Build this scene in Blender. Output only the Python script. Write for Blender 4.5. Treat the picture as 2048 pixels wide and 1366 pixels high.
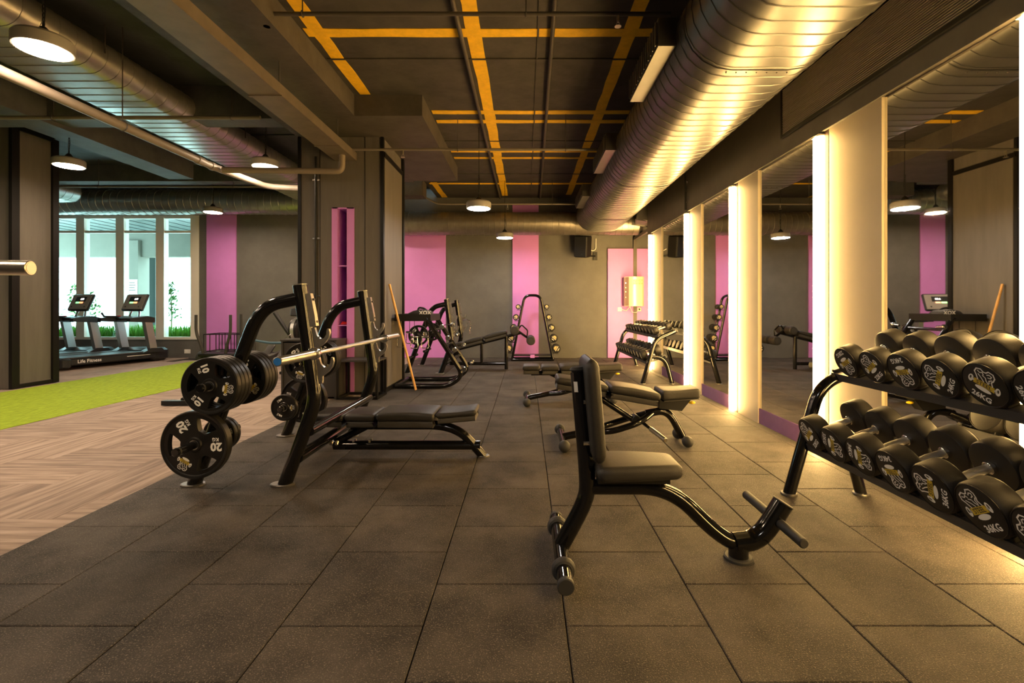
import bpy, bmesh, math, random
from mathutils import Vector, Matrix, Euler
random.seed(7)
for o in list(bpy.data.objects): bpy.data.objects.remove(o)
C = bpy.context.scene.collection
PI = math.pi
R = math.radians

# ------------------------------------------------------------------ camera, world, exposure
H = 1.111                      # eye height; the camera looks straight along +Y
cam_d = bpy.data.cameras.new('camera'); cam = bpy.data.objects.new('camera', cam_d); C.objects.link(cam)
cam.location = (0, 0, H); cam.rotation_euler = (PI/2, 0, 0)
cam_d.sensor_width = 36; cam_d.lens = 945/2048*36
cam_d.shift_x = -28/2048; cam_d.shift_y = -68/2048; cam_d.clip_start = .05
bpy.context.scene.camera = cam
world = bpy.data.worlds.new('daylight'); bpy.context.scene.world = world; world.use_nodes = True
bgn = world.node_tree.nodes['Background']
bgn.inputs[0].default_value = (.62, .93, 1.0, 1); bgn.inputs[1].default_value = 6.0
vs = bpy.context.scene.view_settings
vs.view_transform = 'Standard'; vs.look = 'None'; vs.exposure = 1.0; vs.gamma = 1; vs.use_curve_mapping = False
LED_POWER = 44.0               # warm wall light strips
LAMP_LEFT = 110.0               # pendants over the carpet
LAMP_RIGHT = 70.0              # pendants over the rubber tiles
# daylight enters through the window: a portal guides the sky sampling
pl = bpy.data.lights.new('window_portal', 'AREA'); pl.shape = 'RECTANGLE'; pl.size = 4.2; pl.size_y = 2.7
pl.cycles.is_portal = True
plo = bpy.data.objects.new('window_portal', pl); C.objects.link(plo)
plo.location = (-8.9, 10.72, 1.8); plo.rotation_euler = (-PI/2, 0, 0)

# ------------------------------------------------------------------ materials
MATS = {}
def mat(name, col, rough=.5, metal=0., noise=0., nscale=8., bump=0., bscale=60., coat=0., emit=None, estr=0., vary=0., spec=.5, stretch=None):
    if name in MATS: return MATS[name]
    m = bpy.data.materials.new(name); m.use_nodes = True
    nt = m.node_tree; b = nt.nodes['Principled BSDF']
    c = (*col, 1)
    b.inputs['Base Color'].default_value = c; b.inputs['Roughness'].default_value = rough
    b.inputs['Metallic'].default_value = metal; b.inputs['Specular IOR Level'].default_value = spec
    if coat: b.inputs['Coat Weight'].default_value = coat; b.inputs['Coat Roughness'].default_value = .06
    if emit: b.inputs['Emission Color'].default_value = (*emit, 1); b.inputs['Emission Strength'].default_value = estr
    if noise or bump or vary:
        geo = nt.nodes.new('ShaderNodeNewGeometry'); vec = geo.outputs['Position']
        if stretch:
            mp = nt.nodes.new('ShaderNodeMapping'); mp.inputs['Scale'].default_value = stretch
            nt.links.new(vec, mp.inputs[0]); vec = mp.outputs[0]
    last = None
    if noise:
        n = nt.nodes.new('ShaderNodeTexNoise'); n.inputs['Scale'].default_value = nscale; n.inputs['Detail'].default_value = 6
        n.inputs['Roughness'].default_value = .65
        nt.links.new(vec, n.inputs['Vector'])
        mr = nt.nodes.new('ShaderNodeMapRange'); mr.inputs['From Min'].default_value = .36; mr.inputs['From Max'].default_value = .64
        mr.inputs['To Min'].default_value = 1-noise; mr.inputs['To Max'].default_value = 1+noise
        nt.links.new(n.outputs['Fac'], mr.inputs['Value']); last = mr.outputs[0]
    if vary:
        oi = nt.nodes.new('ShaderNodeObjectInfo')
        mr = nt.nodes.new('ShaderNodeMapRange'); mr.inputs['To Min'].default_value = 1-vary; mr.inputs['To Max'].default_value = 1+vary
        nt.links.new(oi.outputs['Random'], mr.inputs['Value'])
        if last:
            mm = nt.nodes.new('ShaderNodeMath'); mm.operation = 'MULTIPLY'
            nt.links.new(last, mm.inputs[0]); nt.links.new(mr.outputs[0], mm.inputs[1]); last = mm.outputs[0]
        else: last = mr.outputs[0]
    if last:
        hv = nt.nodes.new('ShaderNodeHueSaturation'); hv.inputs['Color'].default_value = c
        nt.links.new(last, hv.inputs['Value']); nt.links.new(hv.outputs[0], b.inputs['Base Color'])
    if bump:
        n2 = nt.nodes.new('ShaderNodeTexNoise'); n2.inputs['Scale'].default_value = bscale; n2.inputs['Detail'].default_value = 4
        nt.links.new(vec, n2.inputs['Vector'])
        bp = nt.nodes.new('ShaderNodeBump'); bp.inputs['Strength'].default_value = bump; bp.inputs['Distance'].default_value = .01
        nt.links.new(n2.outputs['Fac'], bp.inputs['Height']); nt.links.new(bp.outputs[0], b.inputs['Normal'])
    MATS[name] = m
    return m

def rubber_tile_mat():
    """black crumb rubber with worn grey-brown blotches and pale flecks"""
    m = mat('rubber_tile', (.052, .0445, .039), .72, spec=.3, noise=.5, nscale=2.6, bump=.6, bscale=240, vary=.12)
    nt = m.node_tree; b = nt.nodes['Principled BSDF']
    src = b.inputs['Base Color'].links[0].from_socket
    geo = nt.nodes.new('ShaderNodeNewGeometry')
    n = nt.nodes.new('ShaderNodeTexNoise'); n.inputs['Scale'].default_value = 210; n.inputs['Detail'].default_value = 2
    nt.links.new(geo.outputs['Position'], n.inputs['Vector'])
    cr = nt.nodes.new('ShaderNodeMapRange'); cr.inputs['From Min'].default_value = .56; cr.inputs['From Max'].default_value = .76
    nt.links.new(n.outputs['Fac'], cr.inputs['Value'])
    mx = nt.nodes.new('ShaderNodeMix'); mx.data_type = 'RGBA'
    nt.links.new(cr.outputs[0], mx.inputs['Factor']); nt.links.new(src, mx.inputs['A']); mx.inputs['B'].default_value = (.24, .20, .155, 1)
    nt.links.new(mx.outputs['Result'], b.inputs['Base Color'])
    return m

def carpet_mat():
    """striated carpet plank: streaks run along each plank's own length"""
    m = bpy.data.materials.new('carpet_plank'); m.use_nodes = True; nt = m.node_tree; b = nt.nodes['Principled BSDF']
    b.inputs['Roughness'].default_value = .95; b.inputs['Specular IOR Level'].default_value = .15
    tc = nt.nodes.new('ShaderNodeTexCoord'); oi = nt.nodes.new('ShaderNodeObjectInfo')
    sc = nt.nodes.new('ShaderNodeVectorMath'); sc.operation = 'SCALE'; sc.inputs[0].default_value = (37, 19, 53)
    nt.links.new(oi.outputs['Random'], sc.inputs['Scale'])
    ad = nt.nodes.new('ShaderNodeVectorMath'); ad.operation = 'ADD'
    mp = nt.nodes.new('ShaderNodeMapping'); mp.inputs['Scale'].default_value = (2.2, 28, 1)
    nt.links.new(tc.outputs['Object'], mp.inputs[0]); nt.links.new(mp.outputs[0], ad.inputs[0]); nt.links.new(sc.outputs[0], ad.inputs[1])
    n = nt.nodes.new('ShaderNodeTexNoise'); n.inputs['Scale'].default_value = 1.0; n.inputs['Detail'].default_value = 5; n.inputs['Roughness'].default_value = .6
    nt.links.new(ad.outputs[0], n.inputs['Vector'])
    cr = nt.nodes.new('ShaderNodeValToRGB')
    cr.color_ramp.elements[0].position = .36; cr.color_ramp.elements[0].color = (.215, .170, .150, 1)
    cr.color_ramp.elements[1].position = .66; cr.color_ramp.elements[1].color = (.40, .32, .272, 1)
    e = cr.color_ramp.elements.new(.5); e.color = (.31, .245, .207, 1)
    nt.links.new(n.outputs['Fac'], cr.inputs[0])
    hv = nt.nodes.new('ShaderNodeHueSaturation')
    mr = nt.nodes.new('ShaderNodeMapRange'); mr.inputs['To Min'].default_value = .90; mr.inputs['To Max'].default_value = 1.08
    nt.links.new(oi.outputs['Random'], mr.inputs['Value']); nt.links.new(mr.outputs[0], hv.inputs['Value'])
    nt.links.new(cr.outputs[0], hv.inputs['Color']); nt.links.new(hv.outputs[0], b.inputs['Base Color'])
    MATS['carpet'] = m; return m

def glass_mat():
    m = bpy.data.materials.new('window_glass'); m.use_nodes = True; nt = m.node_tree
    for n in list(nt.nodes):
        if n.type == 'BSDF_PRINCIPLED': nt.nodes.remove(n)
    out = [n for n in nt.nodes if n.type == 'OUTPUT_MATERIAL'][0]
    t = nt.nodes.new('ShaderNodeBsdfTransparent'); t.inputs[0].default_value = (.88, .97, .96, 1)
    g = nt.nodes.new('ShaderNodeBsdfGlossy'); g.inputs['Roughness'].default_value = .01
    lw = nt.nodes.new('ShaderNodeLayerWeight'); pw = nt.nodes.new('ShaderNodeMath'); pw.operation = 'POWER'; pw.inputs[1].default_value = 5
    nt.links.new(lw.outputs['Facing'], pw.inputs[0]); f = nt.nodes.new('ShaderNodeMath'); f.operation = 'MULTIPLY_ADD'; f.inputs[1].default_value = .9; f.inputs[2].default_value = .03; nt.links.new(pw.outputs[0], f.inputs[0])
    mx = nt.nodes.new('ShaderNodeMixShader')
    nt.links.new(f.outputs[0], mx.inputs[0]); nt.links.new(t.outputs[0], mx.inputs[1]); nt.links.new(g.outputs[0], mx.inputs[2])
    nt.links.new(mx.outputs[0], out.inputs[0]); MATS['glass'] = m; return m

def emis(name, col, s):
    return mat(name, (.9, .9, .9), .4, emit=col, estr=s)

M_RUBBER = rubber_tile_mat(); M_CARPET = carpet_mat(); M_GLASS = glass_mat()
M_SLAB = mat('floor_slab', (.02, .018, .016), .9)
M_TURF = mat('green_turf', (.30, .42, .035), .9, noise=.22, nscale=40, bump=.9, bscale=240, spec=.1, stretch=(1, .25, 1))
M_WALL = mat('grey_wall_paint', (.115, .111, .104), .7, noise=.10, nscale=3, bump=.05, bscale=20)
M_PILLAR = mat('grey_panel', (.115, .103, .09), .6, noise=.10, nscale=2.5, stretch=(4, 4, .5))
M_CEIL = mat('dark_ceiling_paint', (.050, .045, .040), .7, noise=.25, nscale=3, bump=.8, bscale=7)
M_BEAM = mat('beam_paint', (.065, .056, .046), .65, noise=.22, nscale=4, bump=.4, bscale=10)
M_TRAY = mat('tray_steel', (.16, .13, .10), .45, metal=.3, noise=.12, nscale=5)
M_YELLOW = mat('yellow_line_paint', (.86, .50, .012), .6, noise=.10, nscale=12, bump=.3, bscale=25)
M_PINK = mat('pink_paint', (.58, .215, .66), .55, noise=.03, nscale=3)
M_PINKD = mat('magenta_paint', (.22, .025, .10), .55)
M_PURPLE = mat('purple_skirting_paint', (.24, .11, .27), .5, noise=.06, nscale=10)
M_CREAM = mat('cream_panel_paint', (.52, .44, .31), .5, noise=.03, nscale=3)
M_DARKWALL = mat('soffit_paint', (.10, .09, .075), .45, noise=.12, nscale=4, bump=.12, bscale=8)
M_BLACK = mat('black_gloss_steel', (.0045, .0045, .005), .12, spec=.6)
M_BLACKM = mat('black_matt_steel', (.010, .010, .010), .45, spec=.3)
M_ANGLE = mat('black_angle_steel', (.007, .0065, .006), .4, spec=.25)
M_RUBBERB = mat('black_urethane', (.016, .0145, .013), .50, spec=.38, noise=.1, nscale=30, bump=.06, bscale=300)
M_PLATE = mat('plate_rubber', (.009, .0085, .008), .38, spec=.35, bump=.05, bscale=200)
M_GREYRUB = mat('grey_rubber', (.034, .034, .034), .55, spec=.35)
M_LEATHER = mat('black_upholstery', (.026, .024, .022), .48, spec=.4, noise=.08, nscale=60, bump=.12, bscale=220)
M_SHELL = mat('charcoal_pad_shell', (.050, .047, .044), .5, spec=.35)
M_CHROME = mat('chrome', (.78, .77, .75), .13, metal=1)
M_STEEL = mat('brushed_steel', (.62, .58, .50), .30, metal=1, noise=.05, nscale=60, stretch=(1, .1, 1))
M_HANDLE = mat('knurled_handle', (.55, .54, .53), .38, metal=1, bump=.3, bscale=700)
M_DUCT = mat('galvanised_duct', (.185, .18, .167), .34, metal=.88, noise=.07, nscale=6)
M_DUCTD = mat('aged_duct', (.30, .275, .235), .38, metal=.8, noise=.1, nscale=6)
M_PIPE = mat('painted_pipe', (.19, .16, .132), .5)
M_COND = mat('dark_conduit', (.060, .052, .045), .5)
M_CONDL = mat('grey_conduit', (.16, .14, .115), .45)
M_MIRROR = mat('mirror_silver', (.68, .68, .665), .015, metal=1)
M_WHITE = mat('white_plastic', (.78, .76, .72), .4)
M_PRINT = mat('white_print', (.80, .80, .78), .6)
M_PYEL = mat('yellow_print', (.55, .40, .03), .6)
M_PDARK = mat('dark_print', (.05, .045, .03), .6)
M_WOOD = mat('bamboo_stick', (.62, .34, .10), .5, noise=.2, nscale=14, stretch=(3, 3, .6))
M_SPK = mat('speaker_black', (.006, .006, .006), .6, spec=.2)
M_ALU = mat('satin_aluminium', (.55, .56, .56), .35, metal=.85)
M_TMBLK = mat('treadmill_black', (.018, .019, .021), .38)
M_BELT = mat('treadmill_belt', (.03, .032, .035), .55)
M_FRAMEW = mat('window_frame_paint', (.70, .67, .60), .5)
M_YKNOB = mat('yellow_plastic', (.75, .52, .01), .4)
M_BLUE = mat('blue_plastic', (.02, .16, .55), .4)
M_BLUEG = mat('blue_grip', (.05, .12, .17), .5)
M_RED = mat('red_rubber', (.62, .02, .02), .45)
M_GRASS = mat('grass_blade', (.10, .30, .015), .6, vary=.25)
M_LEAF = mat('palm_leaf', (.09, .22, .05), .6)
M_TRUNK = mat('plant_stem', (.28, .21, .13), .8)
M_EXTW = mat('exterior_render', (.20, .19, .15), .8, noise=.06, nscale=3)
M_EXTG = mat('exterior_glass_wall', (.08, .11, .105), .3)
M_PAVE = mat('exterior_paving', (.62, .60, .56), .8)
M_BOX = mat('black_plywood', (.025, .023, .021), .5)
M_LED = emis('led_warm', (1.0, .61, .20), LED_POWER)
M_LAMPL = emis('lamp_warm_diffuser', (1.0, .74, .50), LAMP_LEFT)
M_LAMPR = emis('lamp_white_diffuser', (1.0, .93, .84), LAMP_RIGHT)
M_LAMPB = mat('lamp_body', (.25, .235, .22), .45)
M_SCREEN = mat('console_face', (.26, .24, .22), .35)
M_FOOTP = mat('foot_plate_steel', (.20, .19, .175), .4, metal=.9)
M_SG = emis('green_indicator', (.15, .9, .2), 1.6)
M_SR = emis('red_indicator', (1.0, .22, .08), 1.6)
M_SW = emis('white_indicator', (1, .95, .9), 1.8)

# ------------------------------------------------------------------ object helpers
ORG = {}
def thing(name, label, cat, loc=(0, 0, 0), group=None, world_coords=False):
    o = bpy.data.objects.new(name, None); C.objects.link(o); o.empty_display_size = .1
    o.location = loc; o['label'] = label; o['category'] = cat
    if group: o['group'] = group
    if world_coords: ORG[o.name] = Vector(loc)
    return o
def tag(o, label, cat, group=None, kind=None):
    o['label'] = label; o['category'] = cat
    if group: o['group'] = group
    if kind: o['kind'] = kind
    return o
def struct(o):
    o['kind'] = 'structure'; return o
def copy_tree(o, parent=None):
    c = o.copy(); C.objects.link(c); c.parent = parent
    for ch in list(o.children): copy_tree(ch, c)
    return c

def fillet(pts, rad, n=6):
    pts = [Vector(p) for p in pts]
    if len(pts) < 3: return pts
    out = [pts[0]]
    for i in range(1, len(pts)-1):
        a, b, c = pts[i-1], pts[i], pts[i+1]
        r = rad[i-1] if isinstance(rad, (list, tuple)) else rad
        d1 = (a-b); d2 = (c-b)
        r1 = min(r, d1.length*.49); r2 = min(r, d2.length*.49)
        p, q = b+d1.normalized()*r1, b+d2.normalized()*r2
        for k in range(n+1):
            t = k/n
            out.append(p*(1-t)**2 + b*2*t*(1-t) + q*t*t)
    out.append(pts[-1])
    return out

class MB:
    def __init__(s): s.v = []; s.f = []; s.mi = []; s.m = Matrix.Identity(4); s.cur = 0; s.sm = []; s.smooth = False
    def add(s, vs, fs, smooth=None):
        k = len(s.v); s.v += [s.m @ Vector(v) for v in vs]
        sm = s.smooth if smooth is None else smooth
        for f in fs: s.f.append([i+k for i in f]); s.mi.append(s.cur); s.sm.append(sm)
        return s
    def box(s, c, size, rot=None, ch=0):
        x, y, z = [d/2 for d in size]
        if ch:
            prof = [(-x+ch, -y), (x-ch, -y), (x, -y+ch), (x, y-ch), (x-ch, y), (-x+ch, y), (-x, y-ch), (-x, -y+ch)]
            ins = [(a*(x-ch)/x, b*(y-ch)/y) for a, b in prof]
            n = 8
            vs = [(a, b, -z) for a, b in ins]+[(a, b, -z+ch) for a, b in prof]+[(a, b, z-ch) for a, b in prof]+[(a, b, z) for a, b in ins]
            fs = [list(range(n))[::-1], [3*n+i for i in range(n)]]
            for L in range(3):
                for i in range(n): j = (i+1) % n; fs.append([L*n+i, L*n+j, (L+1)*n+j, (L+1)*n+i])
        else:
            vs = [(-x, -y, -z), (x, -y, -z), (x, y, -z), (-x, y, -z), (-x, -y, z), (x, -y, z), (x, y, z), (-x, y, z)]
            fs = [[3, 2, 1, 0], [4, 5, 6, 7], [0, 1, 5, 4], [1, 2, 6, 5], [2, 3, 7, 6], [3, 0, 4, 7]]
        T = Matrix.Translation(c)
        if rot is not None: T = T @ (rot if isinstance(rot, Matrix) else Euler(rot).to_matrix().to_4x4())
        return s.add([T @ Vector(v) for v in vs], fs, False)
    def bx(s, x0, x1, y0, y1, z0, z1, ch=0):
        return s.box(((x0+x1)/2, (y0+y1)/2, (z0+z1)/2), (abs(x1-x0), abs(y1-y0), abs(z1-z0)), None, ch)
    def rings(s, rings, closed_u=False, cap=True, smooth=True):
        n = len(rings[0]); vs = [p for r in rings for p in r]; fs = []
        m = len(rings)
        for i in range(m if closed_u else m-1):
            a, b = i*n, ((i+1) % m)*n
            for j in range(n): k = (j+1) % n; fs.append([a+j, a+k, b+k, b+j])
        s.add(vs, fs, smooth)
        if cap and not closed_u:
            s.add(rings[0], [list(range(n))[::-1]], False); s.add(rings[-1], [list(range(n))], False)
        return s
    def tube(s, pts, r, seg=12, cap=True, closed=False, ry=None, up=None):
        pts = [Vector(p) for p in pts]; n = len(pts)
        rr = r if isinstance(r, (list, tuple)) else [r]*n
        tan = []
        for i in range(n):
            a = pts[i-1] if (i or closed) else pts[i]; b = pts[(i+1) % n] if (i < n-1 or closed) else pts[i]
            tan.append((b-a).normalized())
        u = Vector(up) if up else (Vector((0, 0, 1)) if abs(tan[0].z) < .9 else Vector((0, 1, 0)))
        rings = []
        for i in range(n):
            t = tan[i]; u = (u - t*u.dot(t)).normalized(); w = t.cross(u)
            q = ry if ry else rr[i]
            rings.append([pts[i] + u*rr[i]*math.cos(2*PI*k/seg) + w*q*math.sin(2*PI*k/seg) for k in range(seg)])
        return s.rings(rings, closed_u=closed, cap=cap)
    def cyl(s, p0, p1, r, seg=16, bev=0):
        if not bev: return s.tube([p0, p1], r, seg)
        p0, p1 = Vector(p0), Vector(p1); d = (p1-p0).normalized()
        return s.tube([p0, p0+d*1e-4, p0+d*bev, p1-d*bev, p1-d*1e-4, p1], [r-bev, r-bev*.9, r, r, r-bev*.9, r-bev], seg)
    def lathe(s, prof, seg=24, axis='Z', c=(0, 0, 0), cap=True):
        c = Vector(c); rings = []
        for (r, h) in prof:
            ring = []
            for k in range(seg):
                a = 2*PI*k/seg; x, y = r*math.cos(a), r*math.sin(a)
                p = {'Z': (x, y, h), 'X': (h, x, y), 'Y': (y, h, x)}[axis]
                ring.append(c+Vector(p))
            rings.append(ring)
        return s.rings(rings, cap=cap)
    def sphere(s, c, r, seg=14, n=8, sc=(1, 1, 1)):
        c = Vector(c)
        rings = []
        for i in range(n+1):
            a = -PI/2+PI*i/n; a = max(min(a, PI/2-.02), -PI/2+.02)
            rings.append([c+Vector((r*sc[0]*math.cos(a)*math.cos(2*PI*k/seg), r*sc[1]*math.cos(a)*math.sin(2*PI*k/seg), r*sc[2]*math.sin(a))) for k in range(seg)])
        return s.rings(rings)
    def torus(s, c, R_, r, axis='Z', seg=20, sub=8, sx=1, sy=1):
        pts = []
        for k in range(seg):
            a = 2*PI*k/seg; x, y = R_*math.cos(a)*sx, R_*math.sin(a)*sy
            pts.append(Vector(c)+Vector({'Z': (x, y, 0), 'X': (0, x, y), 'Y': (x, 0, y)}[axis]))
        return s.tube(pts, r, sub, closed=True, up={'Z': (0, 0, 1), 'X': (1, 0, 0), 'Y': (0, 1, 0)}[axis])
    def prism(s, poly, h0, h1, plane='XZ'):
        """extrude a closed 2-D outline; plane XZ -> along Y, XY -> along Z, YZ -> along X"""
        def P(a, b, h): return {'XZ': (a, h, b), 'XY': (a, b, h), 'YZ': (h, a, b)}[plane]
        n = len(poly); vs = [P(a, b, h0) for a, b in poly]+[P(a, b, h1) for a, b in poly]
        fs = [list(range(n)), list(range(n, 2*n))[::-1]]
        for i in range(n): j = (i+1) % n; fs.append([i, i+n, j+n, j])
        return s.add(vs, fs, False)
    def ribbon(s, pts, w, z=0):
        """flat stroke in local XY"""
        for a, b in zip(pts[:-1], pts[1:]):
            a, b = Vector(a), Vector(b); d = b-a
            if d.length < 1e-6: continue
            d.normalize(); n = Vector((-d.y, d.x))*w/2; a2, b2 = a-d*w*.35, b+d*w*.35
            s.add([(*(a2+n), z), (*(a2-n), z), (*(b2-n), z), (*(b2+n), z)], [[0, 1, 2, 3]])
        return s
    def disc2(s, c, rx, ry, z=0, n=14, ang=0):
        ca, sa = math.cos(ang), math.sin(ang)
        return s.add([(c[0]+rx*math.cos(2*PI*k/n)*ca-ry*math.sin(2*PI*k/n)*sa, c[1]+rx*math.cos(2*PI*k/n)*sa+ry*math.sin(2*PI*k/n)*ca, z) for k in range(n)], [list(range(n))])
    def text(s, txt, size, z=0, c=(0, 0), bold=.02, align=True):
        vs, fs = text_geo(txt, bold)
        s.add([(v[0]*size+c[0], v[1]*size+c[1], z) for v in vs], fs, False); return s
    def build(s, name, m, parent=None, label=None, org=None):
        me = bpy.data.meshes.new(name)
        if org is None:
            org = Vector((0, 0, 0)); p = parent
            while p is not None:
                if p.name in ORG: org = ORG[p.name]; break
                p = p.parent
        me.from_pydata([v-org for v in s.v], [], s.f)
        ml = m if isinstance(m, (list, tuple)) else [m]
        for q in ml: me.materials.append(q)
        me.polygons.foreach_set('material_index', s.mi); me.polygons.foreach_set('use_smooth', s.sm)
        bm = bmesh.new(); bm.from_mesh(me); bmesh.ops.recalc_face_normals(bm, faces=bm.faces); bm.to_mesh(me); bm.free()
        me.set_sharp_from_angle(angle=R(32)); me.update()
        o = bpy.data.objects.new(name, me); C.objects.link(o)
        if parent is not None: o.parent = parent
        if label: o['label'] = label
        return o

_TXT = {}
def text_geo(txt, bold=.02):
    if (txt, bold) in _TXT: return _TXT[(txt, bold)]
    cu = bpy.data.curves.new('t', 'FONT'); cu.body = txt; cu.align_x = 'CENTER'; cu.align_y = 'CENTER'; cu.offset = bold; cu.resolution_u = 2
    ob = bpy.data.objects.new('t', cu); C.objects.link(ob)
    dg = bpy.context.evaluated_depsgraph_get(); dg.update()
    me = bpy.data.meshes.new_from_object(ob.evaluated_get(dg))
    r = ([tuple(v.co) for v in me.vertices], [list(p.vertices) for p in me.polygons])
    bpy.data.objects.remove(ob); bpy.data.curves.remove(cu); bpy.data.meshes.remove(me)
    _TXT[(txt, bold)] = r; return r
def curve_geo(loops, extrude, bevel=0.):
    """filled 2-D outline with holes -> (verts, faces), extruded along local Z"""
    cu = bpy.data.curves.new('c', 'CURVE'); cu.dimensions = '2D'; cu.fill_mode = 'BOTH'; cu.extrude = extrude; cu.bevel_depth = bevel; cu.bevel_resolution = 1
    for lp in loops:
        sp = cu.splines.new('POLY'); sp.points.add(len(lp)-1)
        for p, q in zip(sp.points, lp): p.co = (q[0], q[1], 0, 1)
        sp.use_cyclic_u = True
    ob = bpy.data.objects.new('c', cu); C.objects.link(ob)
    dg = bpy.context.evaluated_depsgraph_get(); dg.update()
    me = bpy.data.meshes.new_from_object(ob.evaluated_get(dg))
    r = ([tuple(v.co) for v in me.vertices], [list(p.vertices) for p in me.polygons])
    bpy.data.objects.remove(ob); bpy.data.curves.remove(cu); bpy.data.meshes.remove(me)
    return r

def emblem(mb, z=0):
    """printed emblem, about 1 wide: figure outline over a barbell with a lettered yellow band; slots 0 white, 1 yellow, 2 dark"""
    mb.cur = 0
    W = .042
    mb.ribbon([(-.22, .10), (-.30, .26), (-.37, .36), (-.33, .50), (-.20, .55), (-.10, .49), (-.02, .50), (.05, .59), (.20, .57), (.27, .45), (.25, .33), (.20, .24), (.26, .10)], W, z)
    mb.ribbon([(-.28, .44), (-.20, .40), (-.13, .45), (-.08, .38)], W*.8, z)
    mb.ribbon([(.02, .44), (.09, .49), (.17, .46), (.15, .38), (.07, .36)], W*.8, z)
    mb.ribbon([(-.24, .32), (-.12, .22), (-.03, .12)], W*.8, z)
    mb.ribbon([(-.10, .34), (0, .30), (.04, .20), (.12, .12)], W*.8, z)
    mb.ribbon([(.20, .33), (.12, .26), (.14, .16)], W*.8, z)
    for sx in (-1, 1):
        mb.cur = 0; mb.disc2((sx*.44, .02), .085, .15, z, ang=sx*.1)
        mb.cur = 2; mb.disc2((sx*.45, .05), .03, .07, z+.004, ang=sx*.1)
        mb.cur = 0; mb.ribbon([(sx*.34, 0), (sx*.40, 0)], .06, z)
    mb.cur = 1; mb.add([(-.35, -.10, z), (.35, -.10, z), (.33, .10, z), (-.33, .10, z)], [[0, 1, 2, 3]])
    mb.cur = 0; mb.disc2((0, -.19), .27, .085, z)
    mb.cur = 2; mb.text('STEEL', .20, z+.004, (0, -.005), .02)
    mb.cur = 0
PRINTS = [M_PRINT, M_PYEL, M_PDARK]

# ================================================================== THE ROOM
XR = 2.25        # mirror wall
YF = 10.5        # far wall
ZC = 3.55        # ceiling over the rubber tiles
ZL = 3.75        # ceiling over the carpet
XL = -11.0; YB = -4.0
floor = struct(MB().bx(XL, 3.2, YB, YF+.1, -.2, -.022).build('floor', M_SLAB))
# rubber tiles, half a metre square, laid in staggered columns
tile_me = MB().box((0, 0, -.011), (.496, .496, .022), ch=.003).build('rubber_tile', M_RUBBER)
edge_me = MB().box((0, 0, -.011), (.11, .497, .022), ch=.0025).build('rubber_tile', M_RUBBER)
protos = [tile_me, edge_me]
first = {0: True, 1: True}
def lay(pi, x, y):
    p = protos[pi]
    if first[pi]: o = p; first[pi] = False
    else: o = p.copy(); C.objects.link(o)
    o.parent = floor; o.location = (x, y, random.uniform(-.0012, .0004)); o.rotation_euler = (0, 0, random.uniform(-.002, .002))
for c in range(9):
    x = -2.36+.25+.5*c
    off = 1.65 if c % 2 == 1 else 1.90
    for k in range(-3, 18):
        y = off+.25+.5*k
        if y > YF-.1 or y < .35: continue
        if -1.83-.25 > x and 6.1 < y < 7.0: continue
        lay(0, x, y)
for k in range(0, 20):
    y = .9+.5*k
    if y < YF-.1: lay(1, 2.139+.0555, y)
# last cut row against the far wall
for c in range(9):
    pass
# herringbone of striated carpet planks
plank = MB().box((0, 0, -.012), (.998, .249, .012)).build('carpet_plank', M_CARPET)
used = False
w, L = .25, 1.0
def in_view(x, y): return y > .3 and (x/max(y, .5)*945+1052) > -420
for i in range(-60, 80):
    for j in range(-14, 16):
        ox, oy = i*w+j*L-6.0, i*w-j*L+5.0
        for (cx, cy, rz) in ((ox+L/2, oy+w/2, 0), (ox+w/2, oy+w+L/2, PI/2)):
            hx, hy = (L/2, w/2) if rz == 0 else (w/2, L/2)
            if cx-hx > -2.37 or cy+hy > YF+.3 or cy-hy < .6: continue
            if cx+hx < -9.6: continue
            if not (in_view(cx+hx, cy+hy) or in_view(cx, cy)): continue
            if cx-hx > -6.9 and cx+hx < -4.85: continue
            if cy+hy > YF: continue
            if cx+hx > -1.3: continue
            o = plank if not used else plank.copy()
            if used: C.objects.link(o)
            used = True
            o.parent = floor; o.location = (cx, cy, -.002); o.rotation_euler = (0, 0, rz+(PI if random.random() < .5 else 0))
# green turf lane
tag(MB().bx(-6.9, -4.80, .6, YF, -.020, -.003).build('artificial_turf', M_TURF), 'bright green artificial turf lane across the carpet', 'turf', kind='stuff')

# --- ceilings
ceiling = struct(MB().bx(-1.97, 3.2, YB, YF, ZC, ZC+.15).build('ceiling', M_CEIL))
for (x0, x1, y0, y1) in ((-.525, -.395, .8, 10.3), (.86, .98, .8, 10.2), (-1.90, -1.775, .8, 5.40), (-1.86, -1.74, 9.2, 10.45),
                        (-1.95, 1.95, 4.13, 4.25), (-1.17, 1.95, 5.85, 5.95), (-1.17, 1.95, 6.14, 6.24), (-1.17, 1.95, 7.34, 7.42), (-1.17, 1.95, 7.66, 7.74), (-1.9, 1.95, 9.25, 9.34)):
    st = MB(); dz = .0015*(x1-x0 > y1-y0)
    # hand-painted edges wander a little
    n = max(2, int(max(x1-x0, y1-y0)/.25)); longx = (x1-x0) > (y1-y0)
    a, b = [], []
    for k in range(n+1):
        t = k/n; j0, j1 = random.uniform(-.007, .007), random.uniform(-.007, .007)
        if longx: a.append((x0+(x1-x0)*t, y0+j0)); b.append((x0+(x1-x0)*t, y1+j1))
        else: a.append((x0+j0, y0+(y1-y0)*t)); b.append((x1+j1, y0+(y1-y0)*t))
    for k in range(n):
        q = [a[k], a[k+1], b[k+1], b[k]]
        vs_ = [(p[0], p[1], ZC-.004-dz) for p in q]+[(p[0], p[1], ZC+.001) for p in q]
        st.add(vs_, [[0, 1, 2, 3], [0, 1, 5, 4], [1, 2, 6, 5], [2, 3, 7, 6], [3, 0, 4, 7]])
    st.build('painted_stripe', M_YELLOW, ceiling)
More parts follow.
